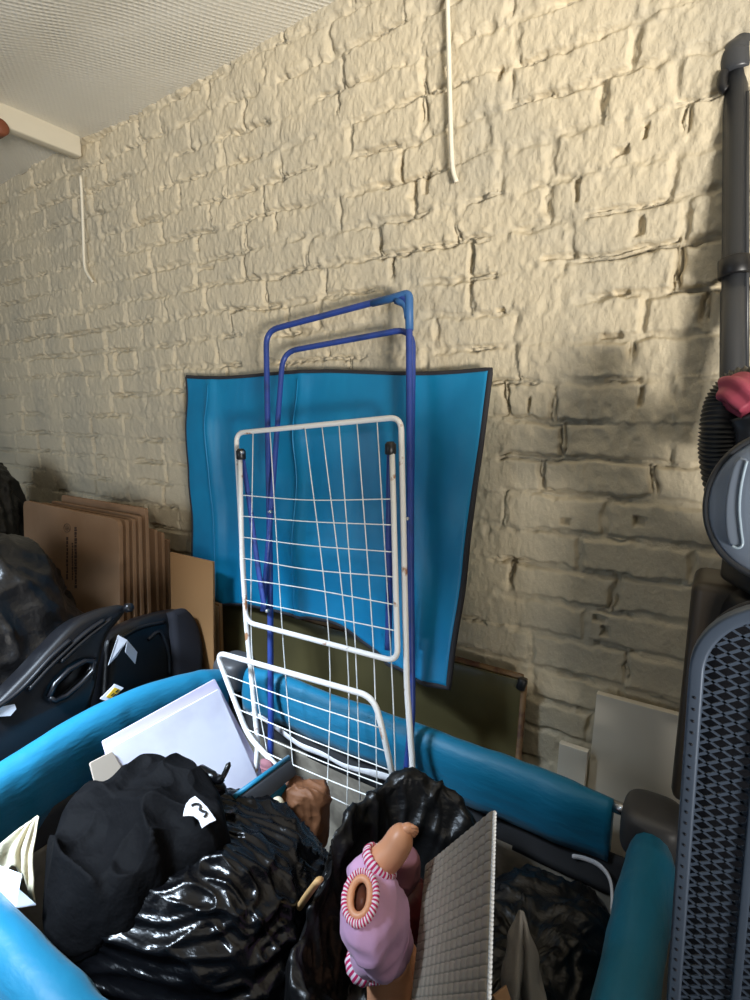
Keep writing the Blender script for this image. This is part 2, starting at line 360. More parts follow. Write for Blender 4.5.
# ------------------------------------------------------------------ blue folded mat against the wall
tl, tr = aY(187, 377, 1.165), aY(491, 370, 1.165); 
bot = spline([aY(196, 578, 1.125), aY(214, 600, 1.125), aY(250, 606, 1.12), aY(287, 612, 1.11), aY(330, 622, 1.09), aY(368, 647, 1.06), aY(402, 668, 1.03), aY(452, 684, 1.0)], 12)
tt = np.linspace(0, 1, len(bot)); sarc = (bot[:, 0]-bot[0, 0])/(bot[-1, 0]-bot[0, 0])
nv = 70; G = np.zeros((len(bot), nv, 3))
for i in range(len(bot)):
    top = tl+(tr-tl)*sarc[i]+np.array([0, 0, -.006*math.sin(PI*sarc[i]*3)])
    for j in range(nv):
        b = j/(nv-1); p = top*(1-b)+bot[i]*b
        w = 0
        for s in (.115, .47, .80): w += .012*math.exp(-((sarc[i]-s-.02*b)/.018)**2)
        w += .012*math.sin(sarc[i]*PI*4+b*2)*b+.015*float(n3(p*np.array([2.2, 2, 3]), 2.2, 3))+.006*float(n3(p*np.array([1, 1, 1]), 9, 5))
        w += .012*math.exp(-((sarc[i]-.72-.22*b)/.03)**2)*sst(.05, .3, b)
        p[1] -= w*min(1, 4*b+.3); p[1] = min(p[1], 1.17); G[i, j] = p
mt = thing('folding_mat', 'blue folding mat with charcoal binding leaning against the brick wall', 'mat', (-.97, 1.12, .7))
obj('panel', thicken(G, .014), 'matblue', mt)
border = np.concatenate([G[:, 0], G[-1, 1:], G[::-1, -1][1:], G[0, ::-1][1:]])
obj('binding', sweep(border[:, :]+np.array([0, -.002, 0]), .0068, 8, flat=1.0), 'darktrim', mt, label='charcoal edge binding')
for s in (.115, .47):
    i = int(np.argmin(np.abs(sarc-s))); obj('seam', sweep(G[i, 2:-2]+np.array([0, -.008, 0]), .0022, 6), 'matblue', mt)

# ------------------------------------------------------------------ boards behind the cot
gb = thing('lacquered_board', 'olive brown lacquered board behind the cot with a dark worn right edge', 'board', (-.9, 1.14, 0))
def lean(px, py, ztop, ybot, ytop):
    n = np.array([0, -ztop, (ytop-ybot)]); return aP(px, py, (0, ybot, 0), n)
gtl, gtr = lean(205, 601, .79, 1.10, 1.165), lean(523, 679, .79, 1.10, 1.165)
gtl[2] = gtr[2]
obj('board', quadslab([(gtl[0], 1.10, .004), (gtr[0], 1.10, .004), gtr, gtl], .02, .002), 'gold', gb, smooth=False)
obj('top_edge', sweep([gtl+[0, 0, .004], gtr+[0, 0, .004]], .0075, 6), 'goldedge', gb, smooth=False)
obj('side_edge', sweep([(gtr[0]+.004, 1.092, .004), gtr+[.004, -.004, .004]], .0085, 8), 'goldedge', gb)
obj('corner_knob', join(sweep(spline([gtr+[-.002, -.012, -.02], gtr+[.002, -.014, -.005], gtr+[.004, -.012, .008]], 5), [.004]+[.011]*9+[.006], 12)), 'blackcap', gb)
wtl, wtr = aY(597, 693, 1.165), aY(700, 722, 1.165)
obj('white_board', quadslab([(wtl[0]-.012, 1.13, .003), (.06, 1.13, .003), (.06, 1.17, wtl[2]), (wtl[0], 1.17, wtl[2])], .018, .0015), 'melamine', smooth=False, label='large off white board leaning on the wall beside the mesh panel', cat='board')
stl = aY(560, 742, 1.13)
obj('white_board', quadslab([(stl[0]-.006, 1.10, .003), (wtl[0]-.016, 1.10, .003), (wtl[0]-.003, 1.132, stl[2]), (stl[0], 1.132, stl[2])], .016, .0015), 'melamine', smooth=False, label='short off white board just left of the large off white board', cat='board')

# ------------------------------------------------------------------ cardboard
def sheet(name, x0, x1, yb, yt, zt, m, label, th=.006, rnd=0.0, drop=0.0, group=None):
    t = thing(name, label, 'cardboard', ((x0+x1)/2, yb, 0), group)
    o = obj('sheet', quadslab([(x0, yb, .003), (x1, yb, .003), (x1, yt-drop*.05, zt-drop), (x0, yt, zt)], th, .0012, rnd), m, t, smooth=False)
    return t
a = aY(25, 500, .94); b = aY(121, 519, .94)
bx = sheet('flat_box', a[0], b[0], .86, .94, a[2], 'card', 'front flattened cardboard box with brown vertical print, beside the black bags', .014, .03, drop=.006)
# print on the front box: round mark and three vertical text rows
def onbox(px, py): return aP(px, py, (0, .853-.001, 0), (0, -a[2], .08))
def mark(px, py, w, h):
    p = [onbox(px-w/2, py-h/2), onbox(px+w/2, py-h/2), onbox(px+w/2, py+h/2), onbox(px-w/2, py+h/2)]
    q = [x+np.array([0, .0012, 0]) for x in p]; return p+q, [[0, 1, 2, 3], [7, 6, 5, 4], [0, 4, 5, 1], [1, 5, 6, 2], [2, 6, 7, 3], [3, 7, 4, 0]]
rr = random.Random(4); parts = []
for col, y0, y1, w in ((75.5, 527, 588, 2.6), (72.3, 543, 580, 1.3), (67, 537, 578, 1.7)):
    y = y0; parts = []
    while y < y1:
        L = rr.uniform(1.6, 3.4); parts.append(mark(col+rr.uniform(-.15, .15), y+L/2, w*rr.uniform(.6, 1), L)); y += L+rr.uniform(.3, .9)
    obj('print', join(*parts), 'ink', bx, smooth=False, label='dark brown vertical lettering too small to read')

ring = [onbox(67+3.2*math.cos(t), 528+4.2*math.sin(t)) for t in np.linspace(0, 2*PI, 20)]
obj('round_mark', join(sweep(ring, .0016, 6), *[mark(67+dx, 528+dy, 1.0, 3.4) for dx, dy in ((-1.4, 0), (0, -1), (0, 1.2), (1.4, 0))]), 'inkpale', bx, label='faded round printed emblem')
xr = [aY(127.5, 520, .965), aY(134, 519, .985), aY(140, 516, 1.005), aY(147, 512, 1.03)]
lab = ['second flattened box, its edge just behind the front printed box', 'third flattened box back from the printed one', 'fourth flattened box back from the printed one', 'tallest flattened box at the back of the left stack']
for i, p in enumerate(xr):
    sheet('flat_box', -2.16+.03*i, p[0], .865+.03*(i+1)-.005, p[1], p[2]+(.012 if i == 3 else 0), 'card', lab[i], .012, .012)
for i, (px, py, Y) in enumerate([(156, 527, 1.075), (163, 530, 1.095), (169, 537, 1.115)]):
    p = aY(px, py, Y); sheet('flat_box', p[0]-.34, p[0], Y-.05, Y, p[2], 'card', ['flattened box with a slanting corner right of the tall left stack', 'middle flattened box between the left stack and the plain card', 'flattened box touching the left edge of the plain orange brown card'][i], .011, .006, drop=.01)
p0 = aY(171, 552, 1.05); p1 = aY(214, 567, 1.05)
cs = sheet('card_sheet', p0[0], p1[0], 1.0, 1.05, p0[2], 'card2', 'plain orange brown cardboard sheet overlapping the lower left of the blue mat', .008, .002)
p2 = aY(221, 604, 1.09); n1 = sheet('narrow_box', p2[0]-.16, p2[0], 1.065, 1.09, p2[2], 'card2', 'narrow taped cardboard strip behind the right edge of the plain orange brown sheet', .012, .004)
obj('tape', quadslab([(p2[0]-.028, 1.058, .1), (p2[0]-.004, 1.058, .1), (p2[0]-.004, 1.0825, p2[2]-.006), (p2[0]-.028, 1.0825, p2[2]-.006)], .0016, .0004), 'tape', n1, smooth=False, label='glossy strip of packing tape')

# ------------------------------------------------------------------ travel cot
RZ = .745; XL, XR, YF, YB = -1.10, -.040, .246, .968
cot = thing('travel_cot', 'blue and charcoal fabric travel cot filled with bags and toys', 'cot', ((XL+XR)/2, (YF+YB)/2, 0))
def rail(p, q, bow=(0, 0, 0), seed=0, width=.031, lip=.115, inn=None):
    """padded fabric rail from p to q: a rounded top and two hanging flaps (closed profile)"""
    p = np.array(p, float); q = np.array(q, float); d = q-p; L = np.linalg.norm(d); d /= L; s = np.cross(d, [0, 0, 1.0])
    prof = [(-width*.72, -lip), (-width*.86, -lip*.75), (-width*.97, -lip*.45), (-width, -lip*.22), (-width*.94, .002), (-width*.72, .020), (-width*.38, .030), (0, .033), (width*.38, .030), (width*.72, .020), (width*.94, .002), (width, -lip*.22), (width*.97, -lip*.45), (width*.86, -lip*.75), (width*.72, -lip), (width*.3, -lip-.004), (-width*.3, -lip-.004)]
    n = 90; rings = []
    for i in range(n+1):
        t = i/n; k = math.sin(PI*t); e = min(1, .72+3.5*min(t, 1-t)); c = p+d*(L*t)+np.array(bow)*k
        ring = np.array([c+s*a*e+np.array([0, 0, 1])*b*(e if b > 0 else 1) for a, b in prof])
        ring += (s*(.005*n3(ring, 9, seed)+.003*n3(ring*np.array([3, 3, .6]), 9, seed+1))[:, None])+np.array([0, 0, 1])*(.003*n3(ring, 12, seed+2))[:, None]
        rings.append(ring)
    return loft(rings)
CI = .05
obj('padded_rail', rail((XL+CI, YB, RZ-.03), (XR-CI-.02, YB, RZ-.03), (0, .0, .0), 1, .031, .095), 'teal', cot)
obj('padded_rail', rail((XL+CI, YF, RZ-.03), (XR-CI, YF, RZ-.03), (0, .0, 0), 2, .037), 'teal', cot)
obj('padded_rail', rail((XL, YF+CI, RZ-.03), (XL, YB-CI, RZ-.03), (-.035, .0, .03), 3, .036, .135), 'teal', cot)
obj('padded_rail', rail((XR, YF+CI, RZ-.03), (XR, YB-CI+.012, RZ-.03), (.0, .0, .0), 4, .038, .15), 'teal', cot)
for (p, q) in (((XL+.02, YB), (XR-.02, YB)), ((XL+.02, YF), (XR-.02, YF)), ((XL, YF+.02), (XL, YB-.02)), ((XR, YF+.02), (XR, YB-.02))):
    n = 60; nz = 34; G = np.zeros((n, nz, 3)); band = np.zeros((n, 6, 3)); d = np.array([q[0]-p[0], q[1]-p[1], 0.]); s = np.cross(d/np.linalg.norm(d), [0, 0, 1])
    for i in range(n):
        for j in range(nz):
            G[i, j] = (p[0]+d[0]*i/(n-1), p[1]+d[1]*i/(n-1), .05+(RZ-.19-.05)*j/(nz-1))
        for j in range(6): band[i, j] = (p[0]+d[0]*i/(n-1), p[1]+d[1]*i/(n-1), RZ-.20+.085*j/5)
    G += s*(.004*n3(G, 5, 6))[..., None]; band += s*(.003*n3(band, 7, 7))[..., None]
    obj('net_side', thicken(G, .003), 'greymesh', cot, label='taupe netting side')
    obj('side_band', thicken(band, .006), 'darkband', cot, label='charcoal fabric band below the rail')
for x in (XL, XR):
    for y in (YF, YB):
        sx = 1 if x < -.5 else -1; sy = 1 if y < .6 else -1
        G = blob((x+sx*.004, y+sy*.004, RZ-.03), (.050, .052, .045), .45, .6, 0, nth=36, nph=24, shape=lambda g: g)
        cp = obj('corner_cap', G, 'cap', cot, label='grey plastic corner joint')
        obj('rivet', sweep([(x+sx*.014, y+sy*.049, RZ-.02), (x+sx*.014, y+sy*.051, RZ-.02)], [.005, .003], 10), 'blackcap', cp)
        obj('corner_leg', join(sweep([(x, y, .0), (x, y, .03), (x, y, RZ-.06)], [.022, .019, .019], 14)), 'cap', cot)
        obj('rail_tube', sweep([(x+sx*.03, y, RZ-.018), (x+sx*.075, y, RZ-.018)], .011, 14), 'metal', cot, label='bare steel tube end')
obj('cot_floor', bevbox((XL+.02, YF+.02, .05), (XR-.02, YB-.02, .075), .006), 'darkband', cot)
st = spline([aY(247, 711, .945), aY(262, 718, .94), aY(278, 729, .935), aY(300, 745, .935), aY(322, 754, .935), aY(345, 766, .935), aY(372, 773, .937), aY(392, 779, .94), aY(420, 792, .945)], 8)
wd = .0075+.003*np.array([float(n3(p, 25, 4)) for p in st])
obj('liner_hem', sweep(st, wd, 10, flat=.35, upv=(0, 0, 1)), 'strap', cot, label='white twisted lining strip along the inside back')
st = spline([aZ(572, 856, .60), aZ(586, 859, .60), aZ(600, 866, .60), aZ(610, 880, .60), aZ(612, 905, .59), aZ(607, 945, .575)], 8)
obj('liner_hem', sweep(st, [.003]+[.0055]*(len(st)-2)+[.002], 8, flat=.5, upv=(0, 0, 1)), 'strap', cot, label='white lining hem at the right back corner')

# ------------------------------------------------------------------ clothes airer
def rk(px, py, off=0.0): return aP(px, py, (0, .87+off, .65), (0, 1, -.2))
air = thing('clothes_airer', 'folded white wire clothes airer with blue legs leaning on the blue mat', 'clothes airer', (-.7, .76, .08))
def tubep(name, pts, r, m, par=air, rad=.035, label=None): return obj(name, sweep(fillet(pts, rad, 8), r, 12), m, par, label=label)
def down(p, z, off=0): return np.array([p[0], .87+off+.2*(z-.65), z])
l0, r0 = rk(258, 745), rk(413, 770)
fr = tubep('main_frame', [down(l0+[.006, 0, 0], .12), l0, rk(246, 621), rk(236, 433), rk(401, 417), rk(407, 690), r0, down(r0+[-.004, 0, 0], .12)], .0066, 'whitepaint', rad=.03)
W2 = [((253, 433), (251, 622), (257, 693), (268, 757)), ((270, 431), (283, 640), (294, 780), None), ((305, 428), (329, 640), (326, 828), None), ((322, 427), (347, 646), (347, 816), None), ((339, 425), (355, 640), (360, 800), None), ((357, 423), (373, 640), (377, 790), None), ((377, 420), (391, 655), (396, 785), None)]
for w in W2:
    pts = [rk(*p) for p in w if p]; obj('wire', sweep(spline(pts, 6), .0014, 6), 'wire', air)
    # heads of the rivets are too small to see
wing = tubep('upper_wing', [rk(240, 452, -.018), rk(242, 560, -.018), rk(246, 622, -.018), rk(398, 662, -.018), rk(396, 600, -.018), rk(392, 449, -.018)], .0062, 'whitepaint', rad=.03, label='upper folding wing of white tube')
for (x0, y0, x1, y1, sg) in [(240, 495, 394, 499, 3), (241, 516, 394, 525, 1), (242, 537, 394, 552, 1), (242, 558, 395, 577, 2), (243, 579, 396, 605, -3), (244, 600, 397, 631, -2)]:
    pts = [rk(x0, y0, -.018), rk((x0+x1)/2-10, (y0+y1)/2+sg, -.018), rk(x1, y1, -.018)]
    obj('wire', sweep(spline(pts, 8), .0014, 6), 'wire', wing)
def w2(px, py): return aP(px, py, (0, .838, .6), (0, 1, -.03))
lw = tubep('lower_wing', [w2(292, 782), w2(248, 736), w2(216, 652), w2(374, 697), w2(385, 740), w2(399, 806)], .0064, 'whitepaint', rad=.035, label='lower folding wing of white tube')
for (x0, y0, x1, y1) in [(225, 675, 378, 727), (234, 694, 385, 751), (240, 710, 389, 770), (246, 729, 391, 788), (255, 748, 395, 806), (288, 776, 397, 826)]:
    obj('wire', sweep(spline([w2(x0, y0), w2((x0+x1)/2, (y0+y1)/2+1.5), w2(x1, y1)], 8), .0014, 6), 'wire', lw)
def bl(px, py, off): return rk(px, py, off)
u1 = tubep('outer_leg', [down(bl(271, 748, .032), .14, .032), bl(271, 748, .032), bl(270, 560, .04), bl(266, 331, .052), bl(409, 293, .052), bl(410, 500, .04), bl(412, 720, .032), down(bl(412, 720, .032), .14, .032)], .0080, 'blue', rad=.045, label='outer blue tube leg')
e0 = fillet([bl(372, 303.5, .052), bl(409, 293.5, .052), bl(409.5, 330, .05)], .012, 6)
obj('elbow', join(sweep(e0, [.0086]+[.0100]*(len(e0)-2)+[.0094], 14), sweep(fillet([bl(396, 300.5, .052), bl(406, 304, .052), bl(408, 318, .052)], .02, 6), .0085, 12)), 'bluecap', u1, label='paler blue plastic corner elbow')
u2 = tubep('inner_leg', [bl(263, 611, .02), bl(271, 510, .03), bl(283, 352, .072), bl(413, 328, .072), bl(411, 500, .06), bl(411, 640, .05)], .0074, 'blue', rad=.05, label='inner blue tube leg')
for pts in ([rk(242, 456, -.005), rk(249, 500, .0), rk(257, 560, .01), rk(265, 611, .012)], [rk(390, 452, -.005), rk(389, 530, .0), rk(389, 600, .008), rk(388, 650, .01)]):
    s_ = obj('link_bar', sweep(spline(pts, 6), .0085, 12, flat=.5, upv=(1, 0, 0)), 'blue', air, label='short blue link bar')
for (x, y) in ((241, 454), (390.5, 448)):
    c = rk(x, y, -.018); obj('end_cap', join(sweep([c+[0, 0, -.014], c+[0, 0, -.012], c+[0, 0, .008], c+[0, 0, .014]], [.011, .0125, .0125, .007], 14)), 'blackcap', air)
for (x, y, o_) in ((270, 512, .02), (407, 519, .028), (267, 611, .0), (241.5, 452.5, -.033)):
    c = rk(x, y, o_); obj('rivet', sweep([c+[0, .006, 0], c+[0, -.002, 0], c+[0, -.004, 0]], [.0045, .0045, .002], 10), 'rivet', air)

# ------------------------------------------------------------------ bags in the cot
CA = np.array([-.675, .50]); RA = np.array([.245, .205]); ZA = .765; EA = .72
def hA(x, y):
    ca, sa = math.cos(.25), math.sin(.25); u = (ca*(x-CA[0])+sa*(y-CA[1]))/RA[0]; v = (-sa*(x-CA[0])+ca*(y-CA[1]))/RA[1]
    r = (np.abs(u)**(2/.8)+np.abs(v)**(2/.8))**(.8/2)
    return .42+(ZA-.42)*np.clip(1-r**(2/EA), 0, 1)**(EA/2)
fd = folds(.013, (1, .45, .1), 3.6, 24, 1, .35)
obj('bin_bag', blob((CA[0], CA[1], .42), (RA[0], RA[1], ZA-.42), EA, .8, .25, lambda P: fd(P)-.022*np.exp(-((P[..., 0]+.745)**2+(P[..., 1]-.515)**2)/.014), 320, 200), 'bag', label='large shiny black bin bag under the black jacket in the cot', cat='bin bag')

# the jacket draped over the bag
jc = np.array([-.745, .515]); nr, nt = 90, 220
outl = [(36, 878), (40, 842), (62, 806), (112, 768), (150, 748), (176, 758), (200, 775), (226, 803), (236, 822), (205, 842), (165, 852), (120, 880), (96, 905), (50, 905)]
op = [aZ(x, y, .80 if (700 < y < 800 or x > 100) else .755)[:2] for x, y in outl]
ang = np.array([math.atan2(p[1]-jc[1], p[0]-jc[0]) for p in op]); rad_ = np.array([np.hypot(*(p-jc)) for p in op]); o_ = np.argsort(ang); ang = ang[o_]; rad_ = rad_[o_]
th = np.linspace(-PI, PI, nt, endpoint=False); Rj = np.interp(th, np.concatenate([ang-2*PI, ang, ang+2*PI]), np.tile(rad_, 3))
Rj = (np.roll(Rj, 2)+2*Rj+np.roll(Rj, -2))/4
G = np.zeros((2*nr, nt, 3))
for i in range(nr):
    t = (i+.3)/nr*1.0
    x = jc[0]+Rj*np.cos(th)*t; y = jc[1]+Rj*np.sin(th)*t
    P = np.stack([x, y, np.full(nt, .7)], -1)
    f = .030*(1-np.abs(n3(P*np.array([1, 2.4, 1]), 6, 31)))**3+.018*(1-np.abs(n3(P, 13, 32)))**3+.008*(1-np.abs(n3(P, 27, 34)))**2+.010*n3(P, 8, 33)-.018
    pk_ = .045*np.exp(-(((x+.80)/.10)**2+((y-.535)/.08)**2))
    top = np.maximum(hA(x, y), .735-.10*np.clip((x+.60)/.2, 0, 1))+.036+pk_+f
    z = top*(1-t**14)+(top-.10)*t**14
    G[i] = np.stack([x, y, z], -1)
for i in range(nr):                                             # underside
    G[2*nr-1-i] = G[i]-np.array([0, 0, .012])
jv = closed_polar(G)
jk = thing('jacket', 'black cloth jacket with a white label draped over the shiny bin bag', 'jacket', (jc[0], jc[1], .70))
obj('cloth', jv, 'cloth', jk)
bvh = BVHTree.FromPolygons([Vector(v) for v in jv[0]], jv[1])
def hit(px, py, off, tree=bvh, dflt=.62):
    r = ray(px, py); r = r/np.linalg.norm(r); h = tree.ray_cast(Vector(CAM), Vector(r))
    return (np.array(h[0]) if h[0] else CAM+r*dflt)-r*off
lp = [(195, 796), (190, 799), (186, 804), (184, 810), (183, 816), (189, 815.5), (194, 816), (199, 820), (202, 828), (209, 823), (216, 820), (212, 814), (207, 807), (201, 801)]
hp = np.array([hit(x, y, .006) for x, y in lp]); cc = hp.mean(0); u_, s_, vt = np.linalg.svd(hp-cc); nn = vt[2]
if np.dot(nn, CAM-cc) < 0: nn = -nn
nn = nn+.8*(CAM-cc)/np.linalg.norm(CAM-cc); nn /= np.linalg.norm(nn)
gr = [hit(x, y, 0) for x in np.arange(183, 218, 2.0) for y in np.arange(796, 829, 2.0)]
gr = [q for q in gr if np.linalg.norm(q-cc) < .03]
cc = cc+nn*(max([np.dot(q-cc, nn) for q in gr]+[.004])+.0025)
lp3 = [aP(x, y, cc, nn) for x, y in lp]; k = len(lp3)
lb = obj('label', (np.array(lp3+[p-nn*.0015 for p in lp3]), [list(range(k)), list(range(k, 2*k))[::-1]]+[[i, (i+1) % k, (i+1) % k+k, i+k] for i in range(k)]), 'label', jk, smooth=False, label='white sewn label with a black squiggle mark')
mk = spline([aP(x, y, cc+nn*.0012, nn) for x, y in ((191.5, 805.5), (195, 804), (199, 804.5), (200.3, 806.5), (199.6, 809), (202, 811), (206, 812.2), (206, 814.5), (204, 817))], 5)
obj('emblem', sweep(mk, .0019, 8), 'inkblack', lb)
# loose twig-like tie ends of the bag
obj('bag_tie', join(sweep(spline([aZ(200, 770, .80), aZ(215, 778, .80), aZ(222, 778, .81), aZ(230, 762, .83)], 6), [.010]*6+[.008]*6+[.005]*6+[.001], 8),
                    sweep(spline([aZ(195, 775, .795), aZ(205, 785, .79), aZ(225, 790, .77)], 6), [.012]*6+[.011]*6+[.006], 8)), 'bag', label='twisted black plastic bag end poking up beside the white boards', cat='bag tie')

# the open bag with the doll
cB = np.array([-.385, .595]); nt, nr = 240, 120
th = np.linspace(-PI, PI, nt, endpoint=False)
# px of the rim, with heights
rim = [(283, 985, .66), (300, 925, .70), (325, 875, .735), (340, 820, .75), (365, 788, .76), (400, 774, .765), (445, 775, .76), (480, 790, .74), (500, 830, .70), (470, 900, .64), (440, 985, .60), (380, 1040, .60), (320, 1030, .64)]
rp = [aZ(x, y, z) for x, y, z in rim]
ang = np.array([math.atan2(p[1]-cB[1], p[0]-cB[0]) for p in rp]); rad_ = np.array([np.hypot(*(p[:2]-cB)) for p in rp]); zz = np.array([p[2] for p in rp]); o_ = np.argsort(ang)
per = lambda v: np.interp(th, np.concatenate([ang[o_]-2*PI, ang[o_], ang[o_]+2*PI]), np.tile(v[o_], 3))
Rb, Zb = per(rad_), per(zz); Rb = Rb*(1+.10*n2(th*2.3, th*0, 61)+.05*n2(th*7, th*0, 62)); Zb = Zb+.02*n2(th*3.1, th*0, 63)+.012*n2(th*9, th*0, 64)
for _ in range(4): Rb = (np.roll(Rb, 3)+2*Rb+np.roll(Rb, -3))/4; Zb = (np.roll(Zb, 3)+2*Zb+np.roll(Zb, -3))/4
ts = np.concatenate([np.linspace(.02, 1.0, 70), np.linspace(1.01, 1.10, 30), np.full(30, 1.10)]); G = np.zeros((len(ts), nt, 3))
for i, t in enumerate(ts):
    R = Rb*t*.93; x = cB[0]+R*np.cos(th); y = cB[1]+R*np.sin(th)
    ins = .55+(Zb-.55)*sst(.38, .96, np.full(nt, t))
    z = ins if t <= 1 else Zb-.16*((t-1)/.10)**2
    if i >= 100: z = Zb-.16-(i-99)/30*(Zb-.16-.09)
    G[i] = np.stack([x, y, z], -1)
N = gnormal(G); N *= np.sign(N[5, :, 2].mean())
fB = folds(.011, (.3, .3, .9), 5, 20, 8, .3)
G2 = G+N*fB(G)[..., None]
obj('bin_bag', closed_polar(G2), 'bagmat', label='open black bin bag holding the headless doll', cat='bin bag')

# ------------------------------------------------------------------ doll
dl = thing('doll', 'headless baby doll in a lilac pink suit lying in the open black bag', 'doll', tuple(aD(380, 930, .78)))
def ell(c, u, v, a, b, n=48, ph=0): t = np.linspace(0, 2*PI, n, endpoint=False)+ph; return np.array(c)+np.outer(np.cos(t)*a, u)+np.outer(np.sin(t)*b, v)
nk = aD(361, 898, .70); hp_ = aD(391, 948, .775); ax = hp_-nk; L = np.linalg.norm(ax); ax /= L
sh = UP*.97-RT*.2; sh -= ax*np.dot(sh, ax); sh /= np.linalg.norm(sh); fr_ = np.cross(ax, sh)
SC = [(-.002, .0185, .026), (.004, .026, .034), (.014, .035, .045), (.028, .043, .056), (.045, .045, .058), (.065, .044, .056), (.085, .042, .047), (.100, .037, .040), (.113, .029, .031), (.12, .02, .022)]
sa_ = np.array(SC); sq = np.linspace(-.002, .12, 40); secs = [(q, .9*np.interp(q, sa_[:, 0], sa_[:, 1]), np.interp(q, sa_[:, 0], sa_[:, 2])) for q in sq]
rings = []
for s, a_, b_ in secs:
    c = nk+ax*s*L/.115; rg = ell(c, fr_, sh, a_, b_); rings.append(rg+(rg-c)*(.16*n3(rg, 32, 3)+.10*(1-np.abs(n3(rg, 60, 4)))**2-.04)[:, None])
rings.insert(0, ell(nk+ax*.012, fr_, sh, .012, .021))
rings.insert(0, ell(nk+ax*.03, fr_, sh, .010, .018))
obj('torso_suit', loft(rings), 'pink', dl, label='lilac pink knitted suit')
def torus_stripe(c, u, v, a, b, rt, w=None, n=64, m=10, frill=0.0):
    V = []; fm = []; f = []
    nrm = np.cross(u, v)
    for i in range(n):
        t = 2*PI*i/n; d = math.cos(t)*np.array(u)*a+math.sin(t)*np.array(v)*b; dn = d/np.linalg.norm(d); k = 1+frill*math.sin(t*n/4)
        for j in range(m):
            q = 2*PI*j/m; V.append(np.array(c)+d+dn*rt*k*math.cos(q)+nrm*(w or rt)*k*math.sin(q))
    for i in range(n):
        for j in range(m):
            f.append([i*m+j, ((i+1) % n)*m+j, ((i+1) % n)*m+(j+1) % m, i*m+(j+1) % m]); fm.append(0 if (i//1) % 2 else 1)
    return (np.array(V), f), fm
g, fm = torus_stripe(nk-ax*.003, fr_, sh, 
    .0215, .0295, .0046, .0055, 76, 10, .12)
obj('neck_trim', g, ['stripe_pink', 'stripe_white'], dl, fm=fm, label='pink and white striped neck frill')
g, _ = torus_stripe(nk-ax*.003, fr_, sh, .0135, .0215, .0050, .0055, 60, 12)
nr_ = obj('neck_ring', g, 'skin', dl, label='bare vinyl neck opening without a head')
obj('neck_hollow', loft([ell(nk+ax*.001, fr_, sh, .0120, .0200), ell(nk+ax*.004, fr_, sh, .009, .016)]), 'dark_inside', nr_)
# raised arm
a0 = aD(376, 867, .765); a1 = aD(392, 852, .765); a2 = aD(402, 836, .765); a3 = aD(408, 829, .765)
adir = a2-a0; adir /= np.linalg.norm(adir)
arm = spline([a0, a1, a2, a3], 8); obj('arm', sweep(arm, np.interp(np.linspace(0, 1, len(arm)), [0, .3, .6, .85, 1], [.0225, .0215, .020, .0145, .009]), 24), 'skin', dl)
hand = [sweep(spline([aD(402, 831, .765), aD(408, 829, .763), aD(413, 830, .764)], 6), [.006]*3+[.0085]*5+[.0075]*4+[.005], 14)]
for (x0, y0, x1, y1, x2, y2) in [(411, 827, 415, 827.6, 417.5, 829.5), (411.5, 829, 415.5, 830, 417.6, 832), (411, 831, 414.5, 832.3, 416.5, 834), (410, 833, 413, 834.6, 414.5, 836)]:
    hand.append(sweep(spline([aD(x0, y0, .760), aD(x1, y1, .760), aD(x2, y2, .763)], 5), [.0030]*5+[.0027]*5+[.0016], 8))
hand.append(sweep(spline([aD(405, 836, .755), aD(408, 840, .755), aD(411, 841, .757)], 5), [.0034]*5+[.003]*5+[.0018], 8))
obj('hand', join(*hand), 'skin', dl)
su = np.cross(adir, FW); su /= np.linalg.norm(su); sv = np.cross(adir, su)
obj('sleeve', loft([ell(a0-adir*.03, su, sv, .030, .028), ell(a0-adir*.014, su, sv, .029, .027), ell(a0-adir*.004, su, sv, .0265, .025), ell(a0+adir*.006, su, sv, .0235, .0235)]), 'pink', dl)
g, fm = torus_stripe(a0+adir*.008, su, sv, .0245, .0245, .0045, .008, 56, 10, .1)
obj('sleeve_trim', g, ['stripe_pink', 'stripe_white'], dl, fm=fm, label='pink and white striped cuff')
# the other arm opening, lower left
b0 = aD(364, 962, .735); bd = -.45*RT-.85*UP+.3*FW; bd /= np.linalg.norm(bd); bu = np.cross(bd, FW); bu /= np.linalg.norm(bu); bv = np.cross(bd, bu)
obj('sleeve', loft([ell(b0-bd*.05, bu, bv, .030, .030), ell(b0-bd*.02, bu, bv, .027, .027), ell(b0+bd*.004, bu, bv, .021, .021)]), 'pink', dl)
g, fm = torus_stripe(b0+bd*.004, bu, bv, .019, .019, .006, .011, 44, 10, .1)
obj('sleeve_trim', g, ['stripe_pink', 'stripe_white'], dl, fm=fm, label='red and white striped cuff of the hidden arm')
# hips and legs
l0_ = aD(388, 958, .755)
lg = spline([l0_, aD(390, 985, .765), aD(386, 1015, .77), aD(376, 1050, .76)], 8)
obj('leg', sweep(lg, np.interp(np.linspace(0, 1, len(lg)), [0, .3, .6, 1], [.030, .034, .030, .020]), 26), 'skin', dl)
lg2 = spline([aD(396, 948, .77), aD(407, 962, .775), aD(410, 985, .79), aD(408, 1010, .80)], 8)
obj('leg', sweep(lg2, np.interp(np.linspace(0, 1, len(lg2)), [0, .4, .7, 1], [.022, .020, .018, .014]), 22), 'skin', dl)
hem = spline([aD(366, 982, .718), aD(378, 981, .718), aD(390, 976, .722), aD(399, 967, .73), aD(404, 957, .745)], 8)
V = []; f = []; fm = []; m_ = 8
v, f = sweep(hem, .0045, m_, flat=1.0); fm = [(i//m_) % 2 for i in range(len(f)-2)]+[0, 0]
obj('leg_trim', (v, f), ['stripe_white', 'stripe_pink'], dl, fm=fm, label='striped leg hem')
